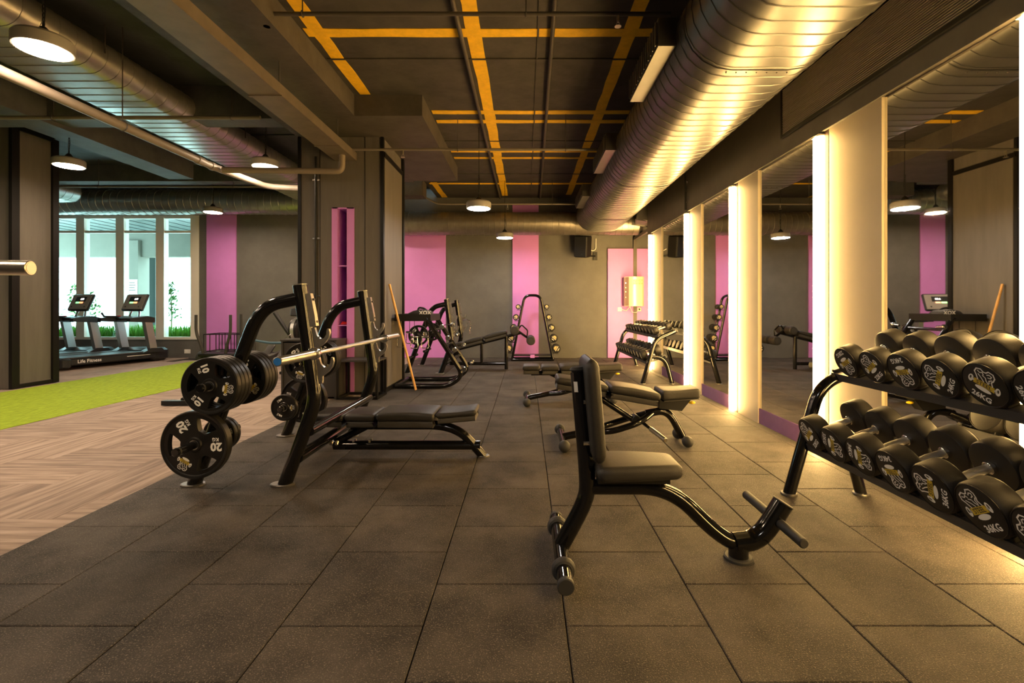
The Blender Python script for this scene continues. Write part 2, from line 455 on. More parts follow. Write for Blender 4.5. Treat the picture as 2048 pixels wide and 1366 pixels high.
for y in (1.3, 3.05, 4.62, 6.9, 8.6):     # formwork joints cast into the slab
    MB().bx(-1.95, 3.1, y, y+.018, ZC-.012, ZC+.01).build('formwork_ridge', M_CEIL, ceiling)
for x in (.1, 1.6):
    MB().bx(x, x+.015, .6, YF, ZC-.010, ZC+.01).build('formwork_ridge', M_CEIL, ceiling)
cl = struct(MB().bx(XL, -1.97, YB, YF, ZL, ZL+.15).build('ceiling', mat('carpet_ceiling_paint', (.040, .046, .046), .7, noise=.25, nscale=3, bump=.8, bscale=7)))
for y in (2.1, 4.0, 7.2, 8.9): MB().bx(XL, -3, y, y+.02, ZL-.015, ZL+.01).build('formwork_ridge', MATS['carpet_ceiling_paint'], cl)
struct(MB().bx(-2.95, -1.97, YB, 8.3, 3.31, ZL).build('trim_1', M_BEAM))            # long downstand beam
struct(MB().bx(-1.97, -1.19, 5.42, 8.22, 3.31, ZC).build('trim_2', M_BEAM))          # dropped slab beside it
struct(MB().bx(-2.9, -1.97, 9.0, 9.35, 3.25, ZL).build('trim_3', M_BEAM))
struct(MB().bx(-6.12, -5.70, 1.5, 8.1, 3.31, ZL).build('trim_4', mat('left_beam_paint', (.075, .078, .076), .65, noise=.2, nscale=4)))
struct(MB().bx(-9.9, -2.95, 5.62, 5.90, 3.36, ZL).build('trim_5', MATS['left_beam_paint']))
struct(MB().bx(-9.9, -2.95, 8.75, 9.0, 3.45, ZL).build('trim_6', MATS['left_beam_paint']))

# --- walls
struct(MB().bx(-7.26, 3.2, YF, YF+.2, -.2, 3.9).build('wall_back', M_WALL))
wb2 = MB().bx(XL, -7.26, YF, YF+.2, -.2, .43).bx(XL, -7.26, YF, YF+.2, 3.16, 3.9)
struct(wb2.build('wall_back', M_WALL))
struct(MB().bx(XL-.2, XL, YB, YF+.2, -.2, 3.9).build('wall_left', M_WALL))
struct(MB().bx(XL-.2, 3.4, YB-.2, YB, -.2, 3.9).build('wall_front', M_WALL))
wr = struct(MB().bx(XR+.02, XR+.2, YB, 8.62, -.2, ZC+.1).build('wall_right', M_WALL))
struct(MB().bx(3.2, 3.4, 8.4, YF+.2, -.2, ZC+.1).build('wall_right', M_WALL))
struct(MB().bx(XR+.02, 3.4, 8.55, 8.66, -.2, ZC+.1).build('wall_right', M_WALL))
struct(MB().bx(XR-.035, XR+.03, YB, 8.62, 2.43, ZC).build('trim_7', M_DARKWALL))     # dark bulkhead above the mirrors
# pink panels on the far wall
struct(MB().bx(-7.08, -6.43, YF-.03, YF, 0, 3.3).build('wall_back_panel', M_PINK))
struct(MB().bx(-4.80, -4.26, YF-.03, YF, 0, 3.3).build('wall_back_panel', M_PINK))
struct(MB().bx(-2.80, -1.78, YF-.03, YF, 0, 2.95).build('wall_back_panel', M_PINK))
struct(MB().bx(-.30, .28, YF-.04, YF, 0, 3.42).build('wall_back_panel', M_PINK))
struct(MB().bx(1.81, 2.73, YF-.06, YF, 0, 2.41).build('wall_back_panel', M_PINK))
struct(MB().bx(2.37, 2.445, YF-.085, YF-.06, 0, 2.62).build('trim_8', M_DARKWALL))
struct(MB().bx(2.38, 2.43, 8.7, YF, 2.60, 2.66).build('trim_9', M_DARKWALL))

# --- mirror wall
segs = [(3.66, 4.54), (5.16, 6.02), (6.65, 7.79), (2.10, 2.96), (.63, 1.48)]
creams = [(2.96, 3.495), (4.54, 4.995), (6.02, 6.45), (7.79, 8.35), (1.48, 1.98), (.05, .51)]
leds = [3.545, 5.045, 6.50, 8.40, 2.03, .56]
mlab = ['tall mirror panel above purple skirting, second from the right edge', 'tall mirror panel reflecting the small dumbbell rack', 'farthest tall mirror panel beside the small dumbbell rack',
        'large mirror panel directly behind the heavy dumbbell rack', 'tall mirror panel nearest the camera on the right wall']
for k, (y0, y1) in enumerate(segs):
    t = thing('wall_mirror', mlab[k], 'mirror', (XR, (y0+y1)/2, .14), 'mirror panels on the right wall', True)
    MB().bx(XR-.004, XR+.012, y0+.002, y1-.002, .145, 2.425).build('mirror_glass', M_MIRROR, t)
    MB().bx(XR+.0125, XR+.019, y0, y1, .14, 2.43).build('backing_board', M_BLACKM, t)
    struct(MB().bx(XR-.012, XR+.02, y0, y1, 0, .142).build('baseboard_right', M_PURPLE))
for (y0, y1) in creams:
    struct(MB().prism([(XR+.02, y0), (XR-.022, y0), (XR-.010, y1), (XR+.02, y1)], 0, 2.43, 'XY').build('wall_right_panel', M_CREAM))
llab = ['warm vertical light strip beside the heavy dumbbell rack', 'second warm vertical light strip from the right', 'third warm vertical light strip from the right', 'farthest warm vertical light strip next to the pink panel',
        'warm vertical light strip behind the heavy dumbbell rack', 'added unseen warm vertical light strip nearest the camera']  # last strip is out of view, added to carry the wall light forward
for k, y in enumerate(leds):
    t = thing('light_strip', llab[k], 'light strip', (XR, y, 0), 'warm light strips on the mirror wall', True)
    MB().bx(XR-.012, XR+.001, y-.05, y+.112, .0, 2.43).build('backing_channel', mat('strip_channel', (.05, .02, .013), .6), t)
    if k == 3:      # this one turns the corner of the mirror wall
        MB().prism([(8.63+.05+.012*math.sin(PI*q/10), XR+.16-.075*math.cos(PI*q/10)) for q in range(11)], .012, 2.40, 'XY').build('diffuser', M_LED, t)
        cd = t.children[-1].data
        for v_ in cd.vertices: a_ = v_.co.x+XR; b_ = v_.co.y+y; v_.co.x = b_-XR; v_.co.y = a_-y
    cy = y+.045
    pr = [(XR-.012-.050*math.sin(PI*q/12), cy-.048*math.cos(PI*q/12)) for q in range(13)]
    MB().prism(pr, .012, 2.40, 'XY').build('diffuser', M_LED, t)
    MB().bx(XR-.055, XR-.012, cy-.045, cy+.045, 2.401, 2.415).build('end_cap', M_WHITE, t)
# grille in the bulkhead
g = thing('air_grille', 'long dark louvred return air grille above the mirrors', 'grille', (XR-.035, 3.05, 2.58), None, True)
gx = XR-.035; gy0, gy1, gz0, gz1 = 1.55, 4.06, 2.585, 2.985
fr = MB(); 
for (a, b, c_, d_) in ((gy0, gy1, gz0-.02, gz0+.006), (gy0, gy1, gz1-.006, gz1+.02)): fr.bx(gx-.018, gx, a-.02, b+.02, c_, d_)
for yy in (gy0-.02, gy1-.002): fr.bx(gx-.018, gx, yy, yy+.022, gz0, gz1)
fr.build('frame', M_ANGLE, g)
MB().bx(gx-.003, gx, gy0, gy1, gz0, gz1).build('backing', mat('grille_void', (.006, .005, .005), .9), g)
ns = 26
for k in range(ns):
    z = gz0+.008+(gz1-gz0-.016)*(k+.5)/ns
    MB().box((gx-.010, (gy0+gy1)/2, z), (.009, gy1-gy0, .0065), (0, R(12), 0)).build('slat', mat('grille_slat', (.62, .54, .44), .4), g)

# --- window with treadmills in front
win = struct(MB().bx(XL, -7.26, YF-.02, YF+.14, .40, .455).build('window_1', M_FRAMEW))
MB().bx(XL, -7.26, YF, YF+.1, 3.09, 3.16).build('window_head', M_FRAMEW, win)
MB().bx(XL, -7.26, YF+.01, YF+.09, 2.77, 2.82).build('transom', M_FRAMEW, win)
for x in (-7.36, -8.13, -9.02, -9.90, -10.78):
    MB().bx(x-.09, x+.09, YF-.01, YF+.13, .45, 3.12).build('mullion', M_FRAMEW, win)
for xa, xb in ((-8.04, -7.45), (-8.93, -8.22), (-9.81, -9.11), (-10.69, -9.99)):
    for za, zb in ((.455, 2.77), (2.82, 3.09)):
        MB().bx(xa, xb, YF+.045, YF+.051, za, zb).build('pane', M_GLASS, win)

# --- pillar in the middle
def frame_bar(parent, *b): MB().bx(*b).build('corner_angle', M_ANGLE, parent)
pil = MB()
nx0, nx1, nd = -2.50, -2.22, .30      # niche
pil.bx(-2.94, nx0, 6.1, 7.05, 0, 3.31).bx(nx1, -1.85, 6.1, 7.05, 0, 3.31).bx(nx0, nx1, 6.1+nd, 7.05, 0, 3.31).bx(nx0, nx1, 6.1, 6.1+nd, 2.40, 3.31)
pil = struct(pil.build('wall_pillar', M_PILLAR))
for (a, b) in ((-2.94, -2.90), (-1.875, -1.835)): frame_bar(pil, a, b, 6.085, 6.13, 0, 3.31)
MB().bx(-2.66, -2.655, 6.094, 6.1, 0, 3.31).build('panel_joint', M_ANGLE, pil)
MB().bx(-2.08, -2.075, 6.094, 6.1, 0, 3.31).build('panel_joint', M_ANGLE, pil)
frame_bar(pil, -1.875, -1.815, 7.0, 7.07, 0, 3.31); frame_bar(pil, -1.86, -1.82, 6.1, 7.05, 3.06, 3.12); frame_bar(pil, -1.86, -1.822, 6.1, 7.05, 0, .06)
MB().bx(-1.852, -1.836, 6.14, 7.0, .06, 3.06).build('side_panel', M_PILLAR, pil)
niche = MB().bx(nx0-.005, nx0+.07, 6.09, 6.1+nd, 0, 2.40).bx(nx1-.09, nx1+.005, 6.09, 6.1+nd, 0, 2.40).bx(nx0, nx1, 6.09, 6.1+nd, 2.385, 2.40)
niche.build('niche_lining', M_PINK, pil)
MB().bx(nx0+.07, nx1-.09, 6.1+nd-.012, 6.1+nd, 0, 2.385).build('niche_back', M_PINKD, pil)
for z in (1.655, .885): MB().bx(nx0+.07, nx1-.09, 6.10, 6.1+nd-.012, z-.012, z).build('niche_shelf', M_PINK, pil)
band = MB()
for q in range(3): band.torus((-2.375+.004*q, 6.18+.006*q, .8965+.011*q), .042-.002*q, .0075, 'Z', sx=1.0, sy=1.1)
tag(band.build('resistance_band', M_RED), 'coiled red resistance band on the pink niche shelf', 'band')
# --- column at the far left
col = struct(MB().bx(-7.9, -7.02, 6.44, 7.05, 0, ZL).build('wall_column', M_PILLAR))
for (y0, y1) in ((6.42, 6.52), (6.98, 7.07)): frame_bar(col, -7.03, -6.985, y0, y1, 0, 3.6)
frame_bar(col, -7.03, -6.99, 6.5, 7.0, 0, .05); frame_bar(col, -7.03, -6.99, 6.5, 7.0, 3.56, 3.62)

# --- outdoors seen through the window
struct(MB().bx(-26, 4, YF+.2, 40, -.25, -.05).build('floor_outside', M_PAVE))
can = struct(MB().bx(-14, -5.5, YF+.22, 13.6, 3.22, 3.4).build('ceiling_canopy', mat('canopy_soffit', (.16, .20, .20), .25)))
for k in range(22): MB().bx(-14+.4*k, -13.985+.4*k, YF+.25, 13.5, 3.212, 3.225).build('soffit_joint', M_ANGLE, can)
struct(MB().bx(-14, -5.5, 13.4, 13.7, 2.55, 3.3).build('trim_10', M_EXTW))
struct(MB().bx(-11.32, -10.92, 13.3, 13.7, -.05, 3.0).build('wall_outside_pier', M_EXTW))
struct(MB().bx(-11.45, -10.9, 13.9, 14.1, -.05, 2.6).build('wall_outside', M_EXTG))
pln = thing('planter', 'low planter trough outside the window behind the treadmills', 'planter', (-9.1, 11.0, -.05), None, True)
MB().bx(-11, -7.2, 10.78, 11.35, -.05, .40).build('trough', M_EXTW, pln); 
gr = MB()
for k in range(2600):
    x, y = random.uniform(-11, -7.2), random.uniform(10.80, 11.33)
    h = random.uniform(.16, .36); a = random.uniform(0, 2*PI); l = random.uniform(.02, .09); wd = .012
    d = Vector((math.cos(a), math.sin(a), 0)); n_ = Vector((-d.y, d.x, 0))*wd
    p = Vector((x, y, .38)); q = p+d*l*.4+Vector((0, 0, h*.6)); r_ = p+d*l+Vector((0, 0, h))
    gr.add([p-n_, p+n_, q+n_*.8, q-n_*.8, r_], [[0, 1, 2, 3], [3, 2, 4]])
tag(gr.build('planter_grass', M_GRASS), 'bright green ornamental grass filling the planter outside the window', 'grass', kind='stuff')
def shrub(x, y, h, label):
    t = thing('young_tree', label, 'tree', (x, y, -.05), 'young trees outside the window', True)
    MB().tube([(x, y, -.05), (x+.03, y, h*.5), (x-.02, y+.03, h)], [.025, .018, .008], 8).build('trunk', M_TRUNK, t)
    lf = MB()
    for k in range(240):
        z = random.uniform(.45, 1.0)*h; rr = random.uniform(.02, .30)*(1.25-z/h)*1.3; a = random.uniform(0, 2*PI)
        p = Vector((x+rr*math.cos(a), y+rr*math.sin(a), z)); d = Vector((random.uniform(-1, 1), random.uniform(-1, 1), random.uniform(-.6, .8))).normalized()
        n_ = d.cross(Vector((random.random(), random.random(), 1))).normalized()*.028
        lf.add([p, p+d*.06+n_, p+d*.13, p+d*.06-n_], [[0, 1, 2, 3]])
    lf.build('foliage', M_LEAF, t)
shrub(-9.25, 12.3, 1.75, 'slim leafy young tree outside the right window pane')
shrub(-12.0, 12.6, 1.7, 'leafy young tree outside the left window pane')
shrub(-11.3, 12.2, 1.5, 'low leafy young tree outside behind the left treadmill')

# ================================================================== DUCTS, PIPES, LAMPS
def oval(hw, r, n=10):
    """flat-oval outline in local XZ: half flat width hw, end radius r"""
    pts = []
    for k in range(n+1): a = -PI/2+PI*k/n; pts.append((hw+r*math.cos(a), r*math.sin(a)))
    for k in range(n+1): a = PI/2+PI*k/n; pts.append((-hw+r*math.cos(a), r*math.sin(a)))
    return pts
def duct_section(hw, r, L, m, lip=.005, n=10):
    """one sheet-metal section between two standing seams, along local +Y"""
    b = MB()
    def ring(dr, y): return [Vector((x, y, z)) for x, z in oval(hw, r+dr, n)]
    b.rings([ring(0, 0), ring(0, L-.012), ring(lip, L-.010), ring(lip, L-.004), ring(0, L-.002), ring(0, L)], cap=True)
    return b.build('duct_section', m)
def duct_run(root, proto, pts, rotz):
    for i, p in enumerate(pts):
        o = proto if i == 0 else proto.copy()
        if i: C.objects.link(o)
        o.parent = root; o.location = Vector(p)-root.location; o.rotation_euler = (0, 0, rotz)
d1 = thing('air_duct', 'large galvanised oval air duct running above the mirror wall', 'duct', (1.48, 5.2, 2.92))
p1 = duct_section(.18, .30, .12, M_DUCT)
duct_run(d1, p1, [(1.48, .7+.12*k, 2.92) for k in range(72)], 0)
b = MB(); b.rings([[Vector((x, y, z)) for x, z in oval(.18, .30)] for y in (-3.9-5.2, .7-5.2)]); b.build('duct_trunk', M_DUCT, d1)
for y in (3.0, 5.9, 8.1):      # riveted joint collars
    b = MB(); b.rings([[Vector((x, yy-5.2, z)) for x, z in oval(.18, .304)] for yy in (y, y+.05)], cap=False)
    c_ = b.build('joint_collar', M_DUCT, d1)
    rv = MB()
    for k in range(7): rv.sphere((-.2+.065*k, y-5.2+.025, -.305), .005, 6, 4)
    rv.build('rivet', M_COND, c_)
b = MB(); b.rings([[Vector((x, 4.14, z)) for x, z in oval(.18, .30)], [Vector((x*.95+.03, 4.30, z*.9-.01)) for x, z in oval(.18, .30)], [Vector((x*.85+.06, 4.50, z*.8-.02)) for x, z in oval(.18, .30)]])
b.build('end_boot', M_DUCT, d1)
sb = thing('duct_transition', 'galvanised box transition at the far end of the large duct', 'duct', (2.36, 9.12, 2.75), None, True)
MB().box((2.36, 9.14, 2.93), (.44, .60, .40), (0, R(8), R(-12)), .02).build('box', M_DUCT, sb)
for yy in (8.88, 9.38): MB().box((2.36, yy, 2.93), (.47, .02, .43), (0, R(8), 0)).build('flange', M_DUCT, sb)
# grilles on the side of the duct
for k, (y0, y1) in enumerate(((3.16, 4.02), (5.25, 6.17), (7.42, 8.35), (1.0, 1.9))):
    lab = ['nearest galvanised supply grille box on the side of the large duct', 'middle galvanised supply grille box on the side of the large duct', 'farthest galvanised supply grille box on the side of the large duct', 'supply grille box on the duct overhead of the camera'][k]
    t = thing('supply_grille', lab, 'grille', (.95, (y0+y1)/2, 2.86), 'supply grille boxes on the large duct', True)
    MB().bx(.885, 1.06, y0, y1, 2.86, 3.05).build('box', M_DUCT, t)
    MB().bx(.878, .885, y0+.02, y1-.02, 2.88, 3.03).build('mesh_backing', M_COND, t)
    for q in range(14):
        y = y0+.03+(y1-y0-.06)*q/13
        MB().bx(.870, .879, y-.004, y+.004, 2.875, 3.035).build('bar', M_DUCTD, t)
# cross duct on the far wall (right)
d2 = thing('air_duct', 'round galvanised air duct crossing above the far pink panels', 'duct', (-.3, 9.98, 2.88))
p2 = duct_section(0.0001, .24, .12, M_DUCTD, .008, 12)
duct_run(d2, p2, [(2.35-.12*k, 9.98, 2.88) for k in range(44)], PI/2)
b = MB(); b.rings([[Vector((2.65, .24*math.cos(a), .24*math.sin(a))) for a in [2*PI*k/20 for k in range(20)]], [Vector((3.0, .16*math.cos(a), .16*math.sin(a)-.02)) for a in [2*PI*k/20 for k in range(20)]]])
b.build('reducer', M_DUCT, d2)
# cross duct above the window (left) and the one feeding it
d3 = thing('air_duct', 'round duct running above the window', 'duct', (-6.6, 9.95, 3.33))
p3 = duct_section(0.0001, .26, .15, mat('window_duct', (.40, .42, .41), .3, metal=.85, noise=.08, nscale=6), .008, 12)
duct_run(d3, p3, [(-3.0-.15*k, 9.95, 3.33) for k in range(50)], PI/2)
d4 = thing('air_duct', 'short oval duct joining the window duct at its left end', 'duct', (-9.3, 8.6, 3.42))
p4 = duct_section(.25, .2, .15, MATS['window_duct'], .004)
duct_run(d4, p4, [(-9.35, 7.4+.15*k, 3.42) for k in range(14)], R(-6))
# long oval duct over the carpet
d5 = thing('air_duct', 'long oval duct running over the carpet towards the window', 'duct', (-4.38, 5, 3.48))
p5 = duct_section(.28, .17, .15, mat('carpet_duct', (.45, .43, .40), .32, metal=.85, noise=.08, nscale=6), .005)
duct_run(d5, p5, [(-4.38, 1.0+.15*k, 3.48) for k in range(58)], 0)
rod = MB()
for y in (2.2, 4.4, 6.6):
    for sx in (-1, 1): rod.cyl((sx*.46, y-5, .0), (sx*.46, y-5, .27), .006, 6)
rod.build('hanger_rod', M_COND, d5)

# cable tray under the downstand beam
t = thing('cable_tray', 'folded steel cable tray below the ceiling beam, running to the pillar', 'cable tray', (-2.32, 3.5, 3.0), None, True)
MB().bx(-2.46, -2.18, .4, 6.09, 3.0, 3.006).build('tray_floor', M_TRAY, t)
for x in (-2.46, -2.184): MB().bx(x, x+.006, .4, 6.09, 3.006, 3.10).build('tray_side', M_TRAY, t)
for y in (1.2, 2.7, 4.2, 5.5):
    MB().bx(-2.47, -2.17, y, y+.03, 2.992, 3.0).build('joint_plate', M_TRAY, t)
    for x in (-2.44, -2.20): MB().cyl((x, y+.015, 3.006), (x, y+.015, 3.31), .006, 6).build('hanger_rod', M_COND, t)
# pipes
def pipe(name, label, pts, r, m, cat='pipe', rad=.12, hangers=(), ztop=ZC, group=None, coup=()):
    c0 = Vector(pts[0])
    t = thing(name, label, cat, c0, group, True)
    MB().tube(fillet(pts, rad), r, 12).build('pipe_run', m, t)
    for h in hangers:
        MB().cyl((h[0], h[1], h[2]-.0), (h[0], h[1], ztop), .005, 6).build('hanger_rod', M_COND, t)
        MB().torus(h, r+.006, .005, 'X' if abs(pts[0][0]-pts[1][0]) > abs(pts[0][1]-pts[1][1]) else 'Y', 16, 6).build('clamp', M_COND, t)
    for (p, q) in coup: MB().cyl(p, q, r*1.18, 14).build('coupling', m, t)
    return t
pipe('water_pipe', 'pale water pipe running over the carpet below the oval duct', [(-3.80, .5, 2.82), (-3.80, 5.75, 2.82), (-3.62, 6.6, 2.80), (-3.02, 6.75, 2.80)], .042, M_PIPE, hangers=((-3.8, 4.45, 2.82), (-3.8, 2.4, 2.82)), ztop=ZL, coup=(((-3.8, 5.45, 2.82), (-3.8, 5.55, 2.82)), ((-3.8, 5.68, 2.82), (-3.8, 5.74, 2.82))))
pipe('water_pipe', 'brown branch pipe crossing in front of the pillar and turning up', [(-3.72, 5.8, 2.80), (-2.28, 5.86, 2.80), (-2.28, 5.86, 3.0)], .038, mat('brown_pipe', (.20, .16, .12), .5), rad=.08)
pipe('conduit', 'dark conduit crossing the yellow striped ceiling nearest the camera', [(-2.1, 3.70, 3.41), (1.13, 3.70, 3.41)], .016, M_COND, 'conduit', hangers=((-1.75, 3.7, 3.41), (.0, 3.7, 3.41)))
pipe('conduit', 'conduit crossing under the dropped slab at the pillar top', [(-2.2, 5.95, 3.10), (.98, 5.95, 3.10)], .017, M_CONDL, 'conduit', hangers=((-.86, 5.95, 3.10), (.5, 5.95, 3.10)))
pipe('conduit', 'conduit crossing the ceiling just before the far wall', [(-1.9, 9.0, 3.2), (-1.7, 9.0, 3.08), (1.1, 9.0, 3.08)], .017, M_CONDL, 'conduit', hangers=((-.9, 9.0, 3.08), (.5, 9.0, 3.08)))
pipe('conduit', 'long dark conduit left of the central yellow stripe', [(-.58, .8, 3.515), (-.57, 10.4, 3.515)], .02, M_COND, 'conduit')
pipe('conduit', 'long dark conduit right of the central yellow stripe', [(.19, .8, 3.515), (.31, 10.4, 3.515)], .02, M_COND, 'conduit')
pipe('conduit', 'grey conduit crossing the ceiling over the carpet', [(-9.5, 5.3, 3.24), (-2.98, 5.3, 3.24)], .022, M_CONDL, 'conduit', hangers=((-5.3, 5.3, 3.24), (-3.3, 5.3, 3.24)), ztop=ZL)
pipe('conduit', 'thin grey conduit near the window duct', [(-8.8, 8.4, 3.26), (-3.9, 8.4, 3.26)], .018, M_CONDL, 'conduit', hangers=((-7.6, 8.4, 3.26), (-5.2, 8.4, 3.26)), ztop=ZL)
def sprinkler(parent, x, y, z):
    s_ = MB().cyl((x, y, z), (x, y, z-.05), .011, 10).build('sprinkler_head', M_STEEL, parent)
    MB().lathe([(.004, z-.085), (.026, z-.085), (.026, z-.082), (.004, z-.080)], 14, 'Z', (x, y, 0)).build('deflector', M_STEEL, s_)
    MB().torus((x, y, z-.066), .013, .003, 'Y', 12, 6, sy=1.3).build('sprinkler_yoke', M_STEEL, s_)
_cs = [o for o in C.objects if o.name.startswith('conduit')]
sprinkler(_cs[0], -2.03, 3.70, 3.395); sprinkler(_cs[0], .72, 3.70, 3.395); sprinkler(_cs[1], -1.55, 5.95, 3.085); sprinkler(_cs[2], -.35, 9.0, 3.065)
v = pipe('conduit', 'black vertical conduit clipped to the pillar', [(-2.70, 6.075, 0.0), (-2.70, 6.075, 3.05)], .016, M_BLACKM, 'conduit')
for z in (.6, 1.26, 2.0, 2.75): MB().box((-2.70, 6.085, z), (.09, .028, .022)).build('clip', M_CHROME, v)
v = pipe('conduit', 'short black vertical conduit clipped above the mirrors', [(XR-.055, 6.50, 2.45), (XR-.055, 6.50, 3.0)], .014, M_BLACKM, 'conduit')
for z in (2.55, 2.7, 2.85): MB().box((XR-.046, 6.50, z), (.022, .06, .018)).build('clip', M_CHROME, v)
bpy.context.view_layer.update()

# pendant lamps
def lamp(x, y, z, m, label, group, top):
    t = thing('pendant_lamp', label, 'lamp', (x, y, z), group)
    MB().lathe([(.150, .0), (.165, .0), (.168, .012), (.168, .075), (.155, .092), (.06, .098), (.05, .10)], 32).build('housing', M_LAMPB, t)
    MB().lathe([(.001, -.003), (.150, -.003), (.152, .004)], 32, cap=False).build('diffuser', m, t)
    MB().lathe([(.055, .098), (.05, .115), (.03, .15), (.016, .165)], 16).build('canopy', M_BLACKM, t)
    ch = MB(); zz = .17; k = 0
    while zz < min(.45, top-z):
        ch.torus((0, 0, zz+.014), .013, .0035, 'X' if k % 2 else 'Y', 10, 5, sx=.6 if k % 2 == 0 else .6, sy=1.5); zz += .032; k += 1
    ch.build('chain', M_BLACKM, t)
    MB().tube([(0, 0, .16), (.012, 0, .3), (.004, .004, .45), (0, 0, top-z)], .0045, 6).build('cord', M_BLACKM, t)
    return t
ZLa, ZRa = 2.94, 2.45
for (x, y, lab) in ((-3.43, 3.36, 'large warm round pendant lamp nearest the camera at upper left'), (-5.92, 6.12, 'warm round pendant lamp hanging beside the left column'), (-3.39, 6.15, 'warm round pendant lamp hanging left of the pillar'),
                    (-6.03, 9.1, 'small warm round pendant lamp hanging before the pink strip by the window'), (-3.44, 9.15, 'warm round pendant lamp hidden behind the pillar'),
                    (-5.95, 3.36, 'added unseen warm round pendant lamp left of the camera view over the turf'), (-2.9, .75, 'added unseen warm round pendant lamp beside the camera'), (-5.95, .6, 'added unseen warm round pendant lamp far left beside the camera'),  # pendants out of view, added along the lamp rows to light the room
                    (-8.5, 3.36, 'added unseen warm round pendant lamp at the far left over the carpet')):  # one more unseen pendant, added for its light
    lamp(x, y, ZLa, M_LAMPL, lab, 'pendant lamps over the carpet', ZL)
for (x, y, lab) in ((-.64, 6.4, 'white round pendant lamp in front of the central yellow stripe'), (-.41, 9.1, 'small white round pendant lamp before the middle pink panel'), (-.64, -1.6, 'added unseen white round pendant lamp behind the camera')):  # the last pendant is unseen, added to light the room from behind
    lamp(x, y, ZRa, M_LAMPR, lab, 'pendant lamps over the rubber tiles', ZC)

# ================================================================== STRENGTH EQUIPMENT
def loft_pad(mb, st, cr=.02, n=4):
    """padded board along local X: stations (x, half width, z bottom, z top)"""
    rings = []
    for (x, hw, z0, z1) in st:
        r = min(cr, hw*.9, (z1-z0)*.49); ring = []
        for (cy, cz, a0) in ((hw-r, z1-r, 0), (-hw+r, z1-r, PI/2), (-hw+r, z0+r, PI), (hw-r, z0+r, 1.5*PI)):
            for k in range(n+1):
                a = a0+PI/2*k/n; ring.append(Vector((x, cy+r*math.cos(a), cz+r*math.sin(a))))
        rings.append(ring)
    return mb.rings(rings)
def pad_st(x0, x1, w0, w1, z0, z1, e=.018, crown=.0, waist=0., n=8):
    """stations with rounded ends"""
    out = []
    xs = [0, .15, .45, 1]
    for q in xs[:-1]: 
        s = math.sqrt(max(0, 1-(1-q)**2)); out.append((x0+e*q, 1, s))
    for k in range(n+1): out.append((x0+e+(x1-x0-2*e)*k/n, 0, 1))
    for q in xs[:-1][::-1]:
        s = math.sqrt(max(0, 1-(1-q)**2)); out.append((x1-e*q, 1, s))
    res = []
    for (x, end, s) in out:
        t = (x-x0)/(x1-x0); w = w0+(w1-w0)*t-waist*math.sin(PI*t); zc = z1+crown*math.sin(PI*t)
        ins = e*(1-s)
        res.append((x, max(w-ins, .004), z0+min(ins, (zc-z0)*.45), zc-min(ins, (zc-z0)*.45)))
    return res
def cushion(parent, x0, x1, w0, w1, z0, z1, m=None, crown=.004, waist=0., zsplit=None, mx=None):
    """upholstered top with a tapered shell underneath"""
    mx = mx or Matrix.Identity(4)
    zs = zsplit if zsplit is not None else z0+(z1-z0)*.48
    a = MB(); a.m = mx; loft_pad(a, pad_st(x0, x1, w0, w1, zs, z1, .022, crown, waist), .022)
    c = a.build('cushion', M_LEATHER, parent)
    s = MB(); s.m = mx
    e = min(.03, (x1-x0)*.2)
    loft_pad(s, [(x0+.012+e*(1-math.sin(PI/2*q)), max(w0-waist*0-.018-.0*q, .02)*1, zs-.0-(zs-z0)*(.35+.65*q), zs-.001) for q in (0, .5, 1)] +
             [(x1-.012-e*(1-math.sin(PI/2*q)), w1-.018, zs-(zs-z0)*(.35+.65*q), zs-.001) for q in (1, .5, 0)], .012, 3)
    s.build('pad_shell', M_SHELL, c)
    return c

